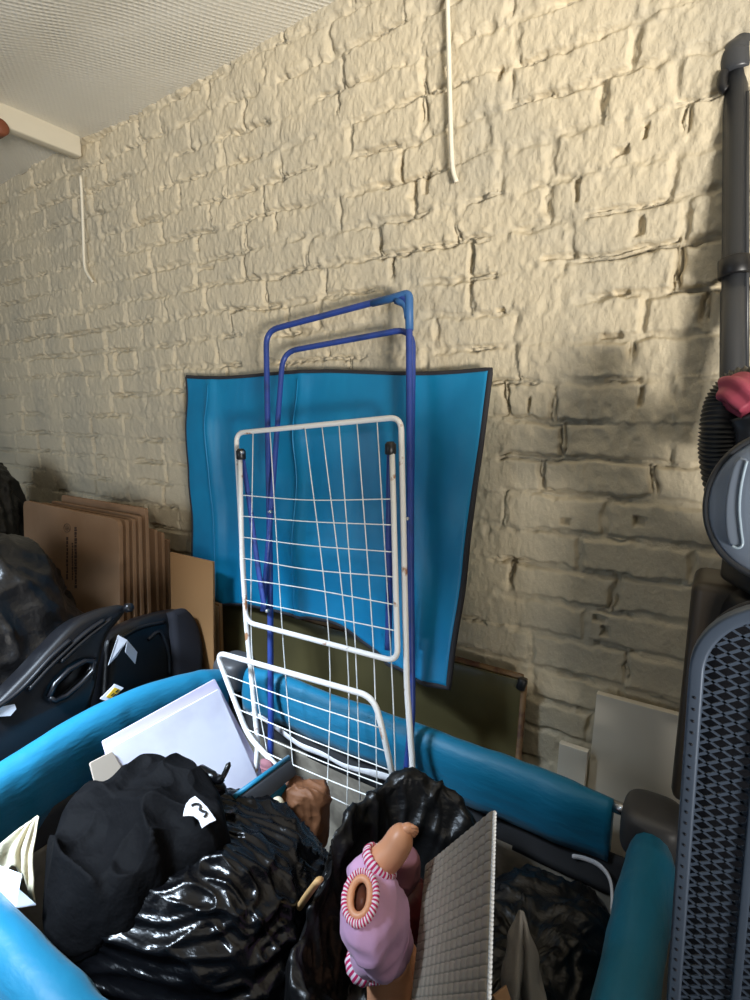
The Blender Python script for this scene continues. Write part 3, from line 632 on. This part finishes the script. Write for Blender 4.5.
obj('suit_hem', loft([ell(nk+ax*L*.62, fr_, sh, .043, .050), ell(aD(386, 944, .75), RT, UP*.6-FW*.8, .030, .030), ell(aD(385, 957, .752), RT, UP*.6-FW*.8, .028, .024)]), 'pink', dl)

# toys inside the open bag
def lump(name, c, r, m, label, cat, seed=0, e=(.8, .9), rot=0, amp=.006, along=(1, 0, 0), ss=20, res=(90, 60)):
    return obj(name, blob(c, r, e[0], e[1], rot, folds(amp, along, 5, ss, seed), res[0], res[1]), m, label=label, cat=cat)
lump('toy', aD(411, 912, .84), (.028, .04, .05), 'maroon', 'dark maroon toy between the doll and the ribbed sheet', 'toy', 3, amp=.003)
lump('doll_cloth', aD(398, 868, .83), (.03, .025, .03), 'pinktoy', 'dusty pink cloth tucked behind the doll arm', 'cloth', 5)
st_ = [aZ(300, 905, .66), aZ(308, 893, .70), aZ(318, 880, .735)]
obj('wooden_stick', sweep(spline([aZ(296, 912, .66), aZ(301, 905, .69), aZ(309, 893, .73), aZ(319, 880, .765)], 5), .008, 10, flat=.6), 'pale', label='short pale wooden stick poking out left of the doll', cat='stick')

def rag(name, c, rx, ry, tilt, amp, m, label, cat, seed, fr=22, th=.0025, nt=120, nr=40):
    rs = np.random.RandomState(seed); t = np.linspace(0, 2*PI, nt, endpoint=False); k = 1+.22*n2(np.cos(t)*1.6, np.sin(t)*1.6, seed)+.15*n2(np.cos(t)*4, np.sin(t)*4, seed+1)
    n = np.array(tilt, float); n /= np.linalg.norm(n); u = np.cross([0, 1, .01], n); u /= np.linalg.norm(u); v = np.cross(n, u); G = np.zeros((2*nr, nt, 3))
    for i in range(nr):
        r = (i+.4)/nr; P = np.array(c)+np.outer(np.cos(t)*rx*r*k, u)+np.outer(np.sin(t)*ry*r*k, v)
        h = (1-np.abs(n3(P, fr, seed)))**2+.6*(1-np.abs(n3(P, fr*2, seed+1)))**2-.6-.9*r*r; G[i] = P+np.outer(amp*h, n)
        G[2*nr-1-i] = G[i]-n*th
    return obj(name, closed_polar(G), m, label=label, cat=cat)
# ------------------------------------------------------------------ ribbed sheet
TR, TL, BR_ = aD(494, 812, .60), aD(427, 866, .82), aD(488, 1000, .49)
eu = TL-TR; Lu = np.linalg.norm(eu); eu /= Lu; ev = BR_-TR; ev -= eu*np.dot(ev, eu)*1.0; Lv = np.linalg.norm(ev)*1.45; ev /= np.linalg.norm(ev)
en = np.cross(eu, ev); 
if np.dot(en, CAM-TR) < 0: en = -en
rs_ = thing('ribbed_sheet', 'grey ribbed plastic sheet with fine grid grooves standing in the open bag', 'plastic sheet', tuple(TR+ev*Lv))
NR = 24; nu, nv = 14*8, NR*8
U_ = np.linspace(0, 1, nu+1); V_ = np.linspace(0, 1, nv+1); UU, VV = np.meshgrid(U_, V_, indexing='ij')
hgt = .0022*np.abs(np.sin(PI*UU*14))**.6 - .0012*np.exp(-((np.abs((VV*NR) % 1-.5)-.5)/.09)**2)
G = TR+UU[..., None]*Lu*eu+VV[..., None]*Lv*ev+hgt[..., None]*en
obj('sheet', thicken(G, .004), 'gridgrey', rs_)
k = 64; e = [TR+ev*Lv*t-eu*(.001+.0016*abs(math.sin(PI*k*t))) for t in np.linspace(0, 1, k*4)]
obj('edge', sweep(e, [.0016+.0008*abs(math.sin(PI*k*t)) for t in np.linspace(0, 1, k*4)], 8), 'gridedge', rs_, label='white serrated edge')

# ------------------------------------------------------------------ right hand bag and cloths
fc = folds(.012, (.2, .4, .9), 6, 24, 14, .5)
obj('bin_bag', blob((-.175, .66, .35), (.120, .25, .31), .5, .6, 0, fc, 220, 160), 'bagmat', label='crumpled black bin bag in the right end of the cot', cat='bin bag')
def cone_cloth(name, tip, base, r0, r1, m, label, seed, flat=.6, bend=0):
    P = spline([tip, tip*.55+base*.45+np.array([bend, 0, 0]), base], 14); t = np.linspace(0, 1, len(P)); v, f = sweep(P, r0+(r1-r0)*t**.7, 40, flat=flat)
    c = np.repeat(P, 40, 0); v = v+(v-c)*(.35*n3(v*np.array([1, 1, .4]), 45, seed))[:, None]; obj(name, (v, f), m, label=label, cat='cloth')
def drape(name, top, bot, m, label, cat, amp=.006, seed=41, sag=.012, th=.003):
    bt = spline(bot, 8); tp = spline(top, 8); tp = np.array([tp[int(round(i*(len(tp)-1)/(len(bt)-1)))] for i in range(len(bt))]); k = len(bt); G = np.zeros((k, 26, 3))
    for j in range(26): G[:, j] = tp*(1-j/25)+bt*(j/25)
    G[..., 2] += sag*np.sin(np.linspace(0, PI, 26))[None, :]
    G += amp*np.stack([n3(G, 30, seed), n3(G, 30, seed+1), n3(G, 30, seed+2)], -1)
    return obj(name, thicken(G, th), m, label=label, cat=cat)
drape('grey_cloth', [aD(x, y, d) for x, y, d in ((519, 918, 0.725), (522, 914, 0.720), (525, 916, 0.720), (528, 924, 0.725))],
      [aD(x, y, d) for x, y, d in ((505, 965, 0.730), (504, 1005, 0.710), (514, 1012, 0.680), (523, 1005, 0.710), (530, 1012, 0.685), (541, 1008, 0.700), (540, 975, 0.740))], 'greycloth', 'peaked light grey cloth right of the ribbed sheet', 'cloth', .008, 51)
obj('carton_scrap', quadslab([aD(492, 996, .66), aD(505, 985, .67), aD(510, 1000, .66), aD(497, 1012, .65)], .012, .002), 'card', label='small torn cardboard scrap beside the peaked grey cloth', cat='cardboard', smooth=False)

# ------------------------------------------------------------------ left part of the cot
pn = np.array([.245, 0, .13])
def pp(px, py, off=0): return aP(px, py, np.array([-1.02, 0, .755])+off*pn/np.linalg.norm(pn), pn)
def board(name, pts, off, m, label, th):
    q = [pp(x, y, off) for x, y in pts]; obj(name, quadslab(q, th, .0015, .004), m, label=label, cat='board', smooth=False)
board('white_board', [(136, 860), (102, 741), (214, 679), (266, 778), (270, 800)], 0, 'lilac', 'pale lilac board at the back, leaning on the left cot rail', .008)
board('white_board', [(140, 870), (106, 750), (218, 689), (257, 778), (262, 800)], .012, 'paper', 'smooth white board leaning in front of the pale lilac board', .008)
board('cardboard_flap', [(96, 790), (89, 763), (112, 751), (140, 800)], .020, 'palecard', 'beige card corner under the white board and the jacket', .004)
# folded grey pad with teal edges
pa, pb, pc, pd = aZ(234, 799, .735), aZ(289, 759, .735), aZ(293, 774, .70), aZ(252, 810, .70)
pad = thing('folded_pad', 'grey pad with teal piping wedged between the white boards and the airer', 'pad', tuple(pd))
obj('pad_body', quadslab([pa, pb, pc, pd], .014, .005), 'padgrey', pad)
obj('piping', sweep([pa+[0, 0, .004], pb+[0, 0, .004]], .005, 8), 'teal', pad, label='teal edge piping')
obj('lower_flap', quadslab([aZ(256, 808, .695), aZ(284, 783, .695), aZ(285, 790, .675), aZ(262, 815, .675)], .01, .003), 'teal', pad, label='teal lower flap')
lump('grey_cloth', aZ(280, 795, .655), (.03, .02, .035), 'bluegrey', 'crumpled blue grey cloth below the grey pad', 'cloth', 6)
lump('beige_cloth', aZ(277, 811, .675), (.014, .012, .025), 'beige', 'small beige cloth between the jacket bag and the brown paper bag', 'cloth', 7)
lump('pink_cloth', aZ(267, 769, .645), (.022, .016, .022), 'pinktoy', 'small dull pink cloth at the foot of the airer by the white boards', 'cloth', 9)
kb = aZ(305, 815, .62)
obj('paper_bag', blob(kb, (.052, .034, .075), .5, .6, .5, folds(.009, (.3, 0, 1), 7, 20, 15, .3), 110, 70), 'kraft', label='crumpled brown paper bag behind the jacket bag', cat='paper bag')
tp = [aZ(x, y, .76) for x, y in ((31, 826), (33, 822), (35, 819), (38, 820))]; bt = [aZ(x, y, z) for x, y, z in ((-14, 870, .69), (-4, 862, .71), (4, 872, .69), (12, 866, .715), (18, 878, .69), (23, 872, .715), (28, 890, .69), (33, 906, .68))]
bt = spline(bt, 8); tp = spline(tp, 19)[:len(bt)]; k = min(len(bt), len(tp)); G = np.zeros((k, 26, 3))
for i in range(k):
    for j in range(26):
        q = j/25; G[i, j] = tp[i]*(1-q)+bt[i]*q
G[..., 2] += .012*np.sin(np.linspace(0, PI, 26))[None, :]
G += .006*np.stack([n3(G, 30, 41), n3(G, 30, 42), n3(G, 30, 43)], -1)
obj('beige_cloth', thicken(G, .003), 'beige', label='pleated beige cloth at the left end of the cot', cat='cloth')
pz = [((-10, 862), .745), ((4, 867), .735), ((22, 874), .75), ((14, 884), .725), ((-8, 886), .735), ((19, 889), .745), ((36, 904), .72), ((16, 907), .72), ((2, 893), .735)]
pq = [aZ(x, y, z) for (x, y), z in pz]; k = len(pq); tri = [[0, 1, 4], [1, 3, 4], [1, 2, 3], [2, 5, 3], [5, 6, 7], [3, 5, 7], [3, 7, 8], [4, 3, 8]]
from collections import Counter
ec = Counter(tuple(sorted((t[i], t[(i+1) % 3]))) for t in tri for i in range(3)); side = []
for t in tri:
    for i in range(3):
        a_, b_ = t[i], t[(i+1) % 3]
        if ec[tuple(sorted((a_, b_)))] == 1: side.append([a_, b_, b_+k, a_+k])
obj('crumpled_paper', (np.array(pq+[p-np.array([0, 0, .002]) for p in pq]), tri+[[i+k for i in t[::-1]] for t in tri]+side), 'whitepaper', smooth=False, label='crumpled white paper on the left end of the cot beside the jacket', cat='paper')
lump('grey_bag', (-.66, .10, .345), (.22, .085, .335), 'greybag', 'grey plastic bag outside the cot at the bottom left', 'plastic bag', 12, amp=.012, res=(120, 80))

# ------------------------------------------------------------------ left: seats and bags beyond the cot
sn = np.array([1, 0, .32])                                            # seat plane leans left at the top
def sp_(px, py, off=0, X=-1.235): return aP(px, py, np.array([X, 0, .8])+off*sn/np.linalg.norm(sn), sn)
SU = np.array([0, 1, 0.]); SV = np.array([-.32, 0, 1.]); SV /= np.linalg.norm(SV); SO = np.array([-1.235, 0, .8])
def s2(px, py, X=-1.235): q = sp_(px, py, 0, X)-np.array([X, 0, .8]); return (q@SU, q@SV)
def spl2(pts, n=5):
    P = spline([(x, y, 0) for x, y in pts+[pts[0]]], n); return [(p[0], p[1]) for p in P[:-1]]
ol = [s2(*p) for p in [(131, 606), (126, 616), (112, 634), (104, 662), (98, 694), (86, 722), (60, 760), (10, 800), (-40, 830), (-90, 830), (-60, 752), (-20, 718), (0, 700), (28, 672), (52, 646), (76, 622), (98, 611), (120, 604)]]
hole = [s2(*p) for p in [(52, 694), (58, 684), (70, 672), (84, 664), (91, 663), (90, 669), (80, 680), (66, 692), (56, 697)]]
seat = thing('child_seat', 'black moulded plastic child seat shell with an oval handle opening', 'child seat', (-1.25, .5, .0))
obj('shell', slab(spl2(ol), .09, .018, [spl2(hole)], SO-sn*.05, SU, SV, 4), 'plastic', seat)
obj('handle_rim', sweep(np.array([sp_(x, y, .004) for x, y in [(x, y) for x, y in [(50, 697), (55, 684), (69, 670), (85, 661), (94, 661), (93, 671), (82, 683), (67, 696), (55, 701), (50, 697)]]]), .006, 8), 'plastic', seat)
for pts in ([(28, 690), (52, 664), (84, 634), (104, 620)], [(-10, 712), (20, 690), (50, 658), (70, 640)], [(60, 662), (84, 640), (112, 618)]):
    obj('rib', sweep(spline([sp_(x, y, .002) for x, y in pts], 8), .007, 10, flat=.7), 'plastic', seat)
nb = sp_(127, 608, .004); obj('pivot', sweep([nb, nb+sn*.014, nb+sn*.018], [.012, .012, .008], 16), 'plastic', seat)
obj('white_sticker', slab([s2(*p) for p in [(-6, 708), (14, 704), (16, 709), (10, 716), (-6, 717)]], .002, .0005, (), SO+sn*.002, SU, SV), 'label', seat, smooth=False)
ys_ = obj('yellow_label', slab([s2(*p) for p in [(97, 699), (112, 684), (121, 688), (106, 702)]], .003, .0006, (), SO+sn*.012, SU, SV), 'label', seat, smooth=False, label='white bordered yellow warning label')
obj('label_field', slab([s2(*p) for p in [(103, 697), (111.5, 687.5), (117.5, 690), (109, 699)]], .002, .0004, (), SO+sn*.0145, SU, SV), 'yellow', ys_, smooth=False)
obj('label_print', join(*[slab([s2(x, y), s2(x+3.2, y-2.6), s2(x+4, y-2), s2(x+.8, y+.6)], .001, .0002, (), SO+sn*.0165, SU, SV) for x, y in ((107, 695.5), (109.2, 696.4), (111.5, 692))]), 'inkblack', ys_, smooth=False)
# base of the shell down to the floor
obj('seat_base', bevbox((-1.36, .1, 0), (-1.26, .74, .62), .03, 3), 'plastic', seat)
seat2 = thing('child_seat', 'rounded black padded child seat back in front of the plain cardboard sheet', 'child seat', (-1.24, .85, 0))
X2 = -1.325
def t2(px, py): q = aP(px, py, (X2, 0, .8), sn)-np.array([X2, 0, .8]); return (q@SU, q@SV)
ol2 = [t2(*p) for p in [(112, 640), (122, 630), (145, 617), (172, 609), (186, 608), (196, 620), (202, 640), (203, 662), (198, 690), (180, 720), (140, 735), (112, 720)]]
obj('shell', slab(spl2(ol2), .10, .03, (), np.array([X2, 0, .8])-sn*.07, SU, SV, 5), 'plastic', seat2)
olp = [t2(*p) for p in [(172, 612), (186, 608), (197, 620), (203, 640), (204, 664), (199, 694), (186, 718), (178, 690), (175, 650)]]
obj('padding', slab(spl2(olp), .05, .018, (), np.array([X2, 0, .8])-sn*.02, SU, SV, 4), 'padcloth', seat2)
for pts in ([(148, 640), (160, 632), (168, 650), (170, 676)], [(118, 640), (140, 628), (165, 622)]):
    obj('rib', sweep(spline([aP(x, y, np.array([X2, 0, .8])-sn*.02, sn) for x, y in pts], 6), .006, 8), 'plastic', seat2)
obj('seat_base', bevbox((-1.47, .80, 0), (-1.35, 1.02, .62), .03, 3), 'plastic', seat2)
def fq(pts, o): return [sp_(x, y, o_) for (x, y), o_ in zip(pts, o)]
q1 = fq([(108, 665), (118, 635), (127, 640), (117, 656)], (.012, .03, .034, .016)); q2 = fq([(127, 640), (137, 652), (135, 664), (125, 652)], (.034, .02, .012, .024))
def thinq(q, th=.0015):
    n = np.cross(q[1]-q[0], q[3]-q[0]); n /= np.linalg.norm(n); return np.array(q+[p-n*th for p in q]), [[0, 1, 2, 3], [7, 6, 5, 4], [0, 4, 5, 1], [1, 5, 6, 2], [2, 6, 7, 3], [3, 7, 4, 0]]
obj('fabric_tag', join(thinq(q1), thinq(q2)), 'tag', seat, smooth=False, label='white cloth tag folded over at its top')
obj('bin_bag', blob((-1.79, .53, .54), (.41, .29, .565), .75, .9, .2, folds(.030, (.6, .3, -.6), 3, 9, 17), 200, 130), 'bagdust', label='dusty black bin bag at the left edge in front of the printed box', cat='bin bag')
obj('bin_bag', blob((-2.50, .90, .59), (.22, .20, .62), .6, .9, 0, folds(.030, (0, 0, 1), 3, 9, 19), 160, 110), 'bagmat', label='black bag at the far left edge touching the brick wall', cat='bin bag')

# ------------------------------------------------------------------ vacuum cleaner
vc = thing('vacuum_cleaner', 'upright dark grey vacuum cleaner with red hose cuff at the right edge', 'vacuum cleaner', (.1, .92, 0))
w0, w1 = aD(733, 400, .93), aD(735.5, 70, .93)
wd_ = (w1-w0)/np.linalg.norm(w1-w0)
obj('wand', sweep([w0-wd_*.1, w0, w0+wd_*.19, w0+wd_*.191, w1], [.0205, .0205, .0205, .0185, .0185], 26), 'vac', vc)
obj('wand_rib', sweep([w0+RT*.012-FW*.0165, w1-wd_*.05+RT*.010-FW*.015], .004, 8), 'vac', vc)
cl = aD(735, 268, .93)
k_ = obj('clip', sweep([cl-wd_*.016, cl-wd_*.014, cl+wd_*.014, cl+wd_*.016], [.024, .026, .026, .024], 26), 'vacblack', vc)
obj('clip_arm', sweep([cl+RT*.02, cl+RT*.06+FW*.02, cl+RT*.12+FW*.05], .011, 10), 'vacblack', k_)
wn = [w1-wd_*.01, w1+wd_*.02, aD(739, 52, .93), aD(748, 36, .94), aD(768, 22, .96), aD(790, 14, .98)]
obj('elbow', sweep(spline(wn, 8), np.interp(np.linspace(0, 1, 41), [0, .05, .2, .4, 1], [.024, .026, .0265, .025, .024]), 26), 'vac', vc)
cw = aD(722.5, 78, .925); obj('elbow_tab', sweep(spline([cw+UP*.012+RT*.004, cw, cw-UP*.016, cw-UP*.022+RT*.006], 5), [.004]+[.008]*14+[.004], 12), 'vacblack', vc)
ha = spline([aD(752, 388, .80), aD(740, 388, .81), aD(728, 402, .82), aD(722, 430, .82), aD(722, 458, .83), aD(730, 500, .85), aD(748, 550, .87), aD(765, 600, .90)], 30)
tt = np.arange(len(ha)); rr_ = .0295+.0022*np.sin(tt*2*PI/4.0); obj('hose', sweep(ha, rr_, 26), 'hose', vc)
cf = [aD(722, 399, .785), aD(733, 391, .775), aD(745, 392, .765), aD(758, 405, .76)]
cuff = []; c0 = aD(733, 396, .80); 
P = spline([aD(729, 394, .80), aD(740, 392, .78), aD(756, 406, .76)], 10)
v, f = sweep(P, np.interp(np.linspace(0, 1, len(P)), [0, .2, .7, 1], [.020, .026, .026, .022]), 36)
cpt = np.repeat(P, 36, 0); kk = np.tile(np.arange(36), len(P)); v = v+(v-cpt)*(.13*np.sin(kk*2*PI/6))[:, None]
obj('cuff', (v, f), 'red', vc, label='rose red fluted cuff')
obj('hose_neck', sweep(spline([aD(752, 412, .79), aD(758, 430, .79), aD(764, 470, .79)], 6), .034, 24), 'vac', vc)
# round lid facing the camera
dc = aD(775, 506, .70); nrm = CAM-dc; nrm /= np.linalg.norm(nrm); nrm = nrm*.9-RT*.22; nrm /= np.linalg.norm(nrm); du = np.cross([0, 0, 1], nrm); du /= np.linalg.norm(du); dv_ = np.cross(nrm, du)
def disc(h): return [ell(dc+nrm*z, du, dv_, r*.86, r*1.02, 72) for z, r in h]
ld = obj('lid_rim', loft(disc([(-.13, .085), (-.12, .098), (-.02, .101), (-.008, .100), (-.002, .097), (0, .092), (-.003, .090)])), 'vac', vc)
obj('lid_face', loft(disc([(-.012, .090), (-.003, .090), (.0005, .086), (.003, .075), (.005, .05), (.006, .02)])), 'slate', vc, label='blue grey satin round lid')
def lidp(px, py, off=.006): return aP(px, py, dc+nrm*off, nrm)
hp2 = [(741, 457), (735, 463), (730, 478), (726, 500), (725.5, 522), (728, 540), (733, 547), (739, 548), (743, 545), (741, 530), (739.5, 510), (741, 488), (745, 470), (747, 460)]
hq = [lidp(*p) for p in hp2]; hu, hv = du, dv_; H2 = [((q-dc)@du, (q-dc)@dv_) for q in hq]
gp = obj('grip', slab(spl2(H2, 4), .012, .004, (), dc+nrm*.006, du, dv_, 3), 'slate', ld)
obj('grip_edge', sweep(spline([lidp(*p, .013) for p in [(747, 461), (744, 472), (740.5, 490), (739.3, 510), (741, 530), (742.5, 544), (738, 548), (732, 546)]], 6), .0018, 8), 'clear', gp, label='shiny pale grip edge')
# body down to the floor behind the mesh panel
bc = aD(735, 610, .80)
obj('body', blob((bc[0]+.055, bc[1]+.04, 1.06), (.085, .075, .12), .35, .5, .4, None, 48, 40), 'vacblack', vc)
obj('body_shelf', join(bevbox((-.06, -.05, -.02), (.09, .05, .022), .01, 3, Matrix.Translation(Vector(bc+np.array([.05, .0, .06])))@Matrix.Rotation(.5, 4, 'Z'))), 'vacblack', vc)
b0_ = aD(686, 640, .84)
obj('dust_tank', bevbox((b0_[0], b0_[1], .80), (b0_[0]+.26, b0_[1]+.12, aD(700, 579, .84)[2]), .016, 3), 'tank', vc, label='dark brown grey tank')
obj('stem', sweep([(bc[0]+.06, bc[1]+.04, .06), (bc[0]+.06, bc[1]+.04, 1.0)], .05, 24), 'vac', vc)
obj('floor_head', bevbox((bc[0]+.03, bc[1]-.06, .0), (bc[0]+.22, bc[1]+.13, .09), .025, 3), 'vacblack', vc)

# ------------------------------------------------------------------ mesh panel
P0 = np.array([.026, .555, 0]); pv = np.array([-.0285, 0, 1.0]); pv /= np.linalg.norm(pv); pu = np.array([pv[2], 0, -pv[0]]); pnn = np.cross(pu, pv); pnn /= np.linalg.norm(pnn)
HT = 1.277; WT = .24
mp = thing('mesh_panel', 'tall slate grey panel of steel diamond mesh with a rounded corner at the right edge', 'mesh panel', tuple(P0))
def rrect(x0, x1, z0, z1, r, n=14):
    o = []
    for cx, cz, a0_ in ((x1-r, z0+r, -PI/2), (x1-r, z1-r, 0), (x0+r, z1-r, PI/2), (x0+r, z0+r, PI)):
        for t in np.linspace(0, PI/2, n): o.append((cx+r*math.cos(a0_+t), cz+r*math.sin(a0_+t)))
    return o
fwid = .0125; mulx = .0535; mw_ = .0075; RC = .075
arcL = [p for p in rrect(fwid, WT-fwid, .05, HT-fwid, RC-fwid, 30)[60:90] if p[0] < mulx]
arcT = [p for p in rrect(fwid, WT-fwid, .05, HT-fwid, RC-fwid, 30)[60:90] if p[0] > mulx+mw_]
holeA = [(fwid, .05), (mulx, .05), (mulx, arcL[0][1])]+arcL
holeB = [(mulx+mw_, .05), (WT-fwid, .05), (WT-fwid, HT-.05), (WT-.05, HT-fwid)]+arcT+[(mulx+mw_, arcT[-1][1])]
obj('frame', slab(rrect(0, WT, .0, HT, RC), .016, .003, [holeA, holeB], P0, pu, pv, 3), 'steelmesh', mp)
parts = []; cw_, ch_ = .0197, .0118
def inside(u, z):
    if not (.006 < u < WT-.006 and .3 < z < HT-.006): return False
    r = RC-.006; cx, cz = .006+r, HT-.006-r
    return not (u < cx and z > cz and math.hypot(u-cx, z-cz) > r)
segs = []
nu_ = int(WT/cw_)+2; nz_ = int(HT/ch_)+2
for i in range(-1, nu_):
    for j in range(24, nz_):
        u0 = i*cw_; z0 = j*ch_; 
        for (ua, za, ub, zb) in ((u0, z0, u0+cw_/2, z0+ch_/2), (u0+cw_/2, z0+ch_/2, u0+cw_, z0), (u0, z0, u0+cw_/2, z0-ch_/2), (u0+cw_/2, z0-ch_/2, u0+cw_, z0)):
            # sheared so that the strands fall to the right
            sh_ = lambda u, z: (u, z+.04*u)
            a_, b_ = sh_(ua, za), sh_(ub, zb)
            if inside(*a_) and inside(*b_): segs.append((a_, b_, zb < za))
V = []; f = []
for (a_, b_, dn) in segs:
    A = P0+pu*a_[0]+pv*a_[1]; B = P0+pu*b_[0]+pv*b_[1]; d = B-A; d /= np.linalg.norm(d); s = np.cross(d, pnn); s /= np.linalg.norm(s)
    w = .0010 if dn else .0014; dp = .0007; tw = 0; k = len(V)
    for Q in (A-d*.0008, B+d*.0008):
        for (a1_, b1_) in ((-w, -dp), (w, -dp), (w, dp), (-w, dp)): V.append(Q+s*(a1_+b1_/dp*tw*.6)+pnn*b1_)
    f += [[k, k+1, k+5, k+4], [k+1, k+2, k+6, k+5], [k+2, k+3, k+7, k+6], [k+3, k, k+4, k+7], [k, k+3, k+2, k+1], [k+4, k+5, k+6, k+7]]
obj('diamond_mesh', (np.array(V), f), 'steelmesh', mp, smooth=False)
holes = []
for j in range(70):
    z = HT-.10-j*.0118; c = P0+pu*.0062+pv*z+pnn*.0085; holes.append(sweep([c-pnn*.001, c+pnn*.0004], .0013, 8))
obj('perforation', join(*holes), 'navy', mp, kind='stuff', label='row of tiny dark holes along the frame')
obj('backing', slab(rrect(.008, WT-.008, .03, HT-.010, RC-.01), .012, .003, (), P0-pnn*.045, pu, pv, 2), 'navy', mp, label='dark navy backing behind the mesh')

# ------------------------------------------------------------------ light
wld = bpy.data.worlds.new('daylight'); bpy.context.scene.world = wld; wld.use_nodes = True
bg = wld.node_tree.nodes['Background']; bg.inputs[0].default_value = (.72, .82, 1, 1); bg.inputs[1].default_value = .045
def area(name, loc, target, sx, sy, power, col, spread=180):
    l = bpy.data.lights.new(name, 'AREA'); l.shape = 'RECTANGLE'; l.size = sx; l.size_y = sy; l.energy = power; l.color = col; l.spread = math.radians(spread)
    o = bpy.data.objects.new(name, l); C.objects.link(o); o.location = loc
    o.rotation_euler = (Vector(target)-Vector(loc)).to_track_quat('-Z', 'Y').to_euler(); return o
area('doorway_bounce_light', (2.5, -1.35, .72), (-.75, 1.2, 2.72), .9, .6, 27, (1, .955, .88), 56)
area('added_overhead_fill', (-1.25, -.42, 2.30), (-1.02, .45, .72), .45, .35, 12, (.70, .84, 1), 45)  # cool lamp added below the closed ceiling to brighten the cot's left end
area('added_rear_fill', (-2.3, -2.2, 1.5), (-2.3, 1.2, .9), 1.4, 1.1, 8, (.74, .86, 1), 90)  # unseen cool fill lamp, added to lift the shadows on the left

vs = bpy.context.scene.view_settings
bpy.context.scene.display_settings.display_device = 'sRGB'
vs.view_transform = 'Standard'; vs.look = 'None'; vs.exposure = 0; vs.gamma = 1; vs.use_curve_mapping = False
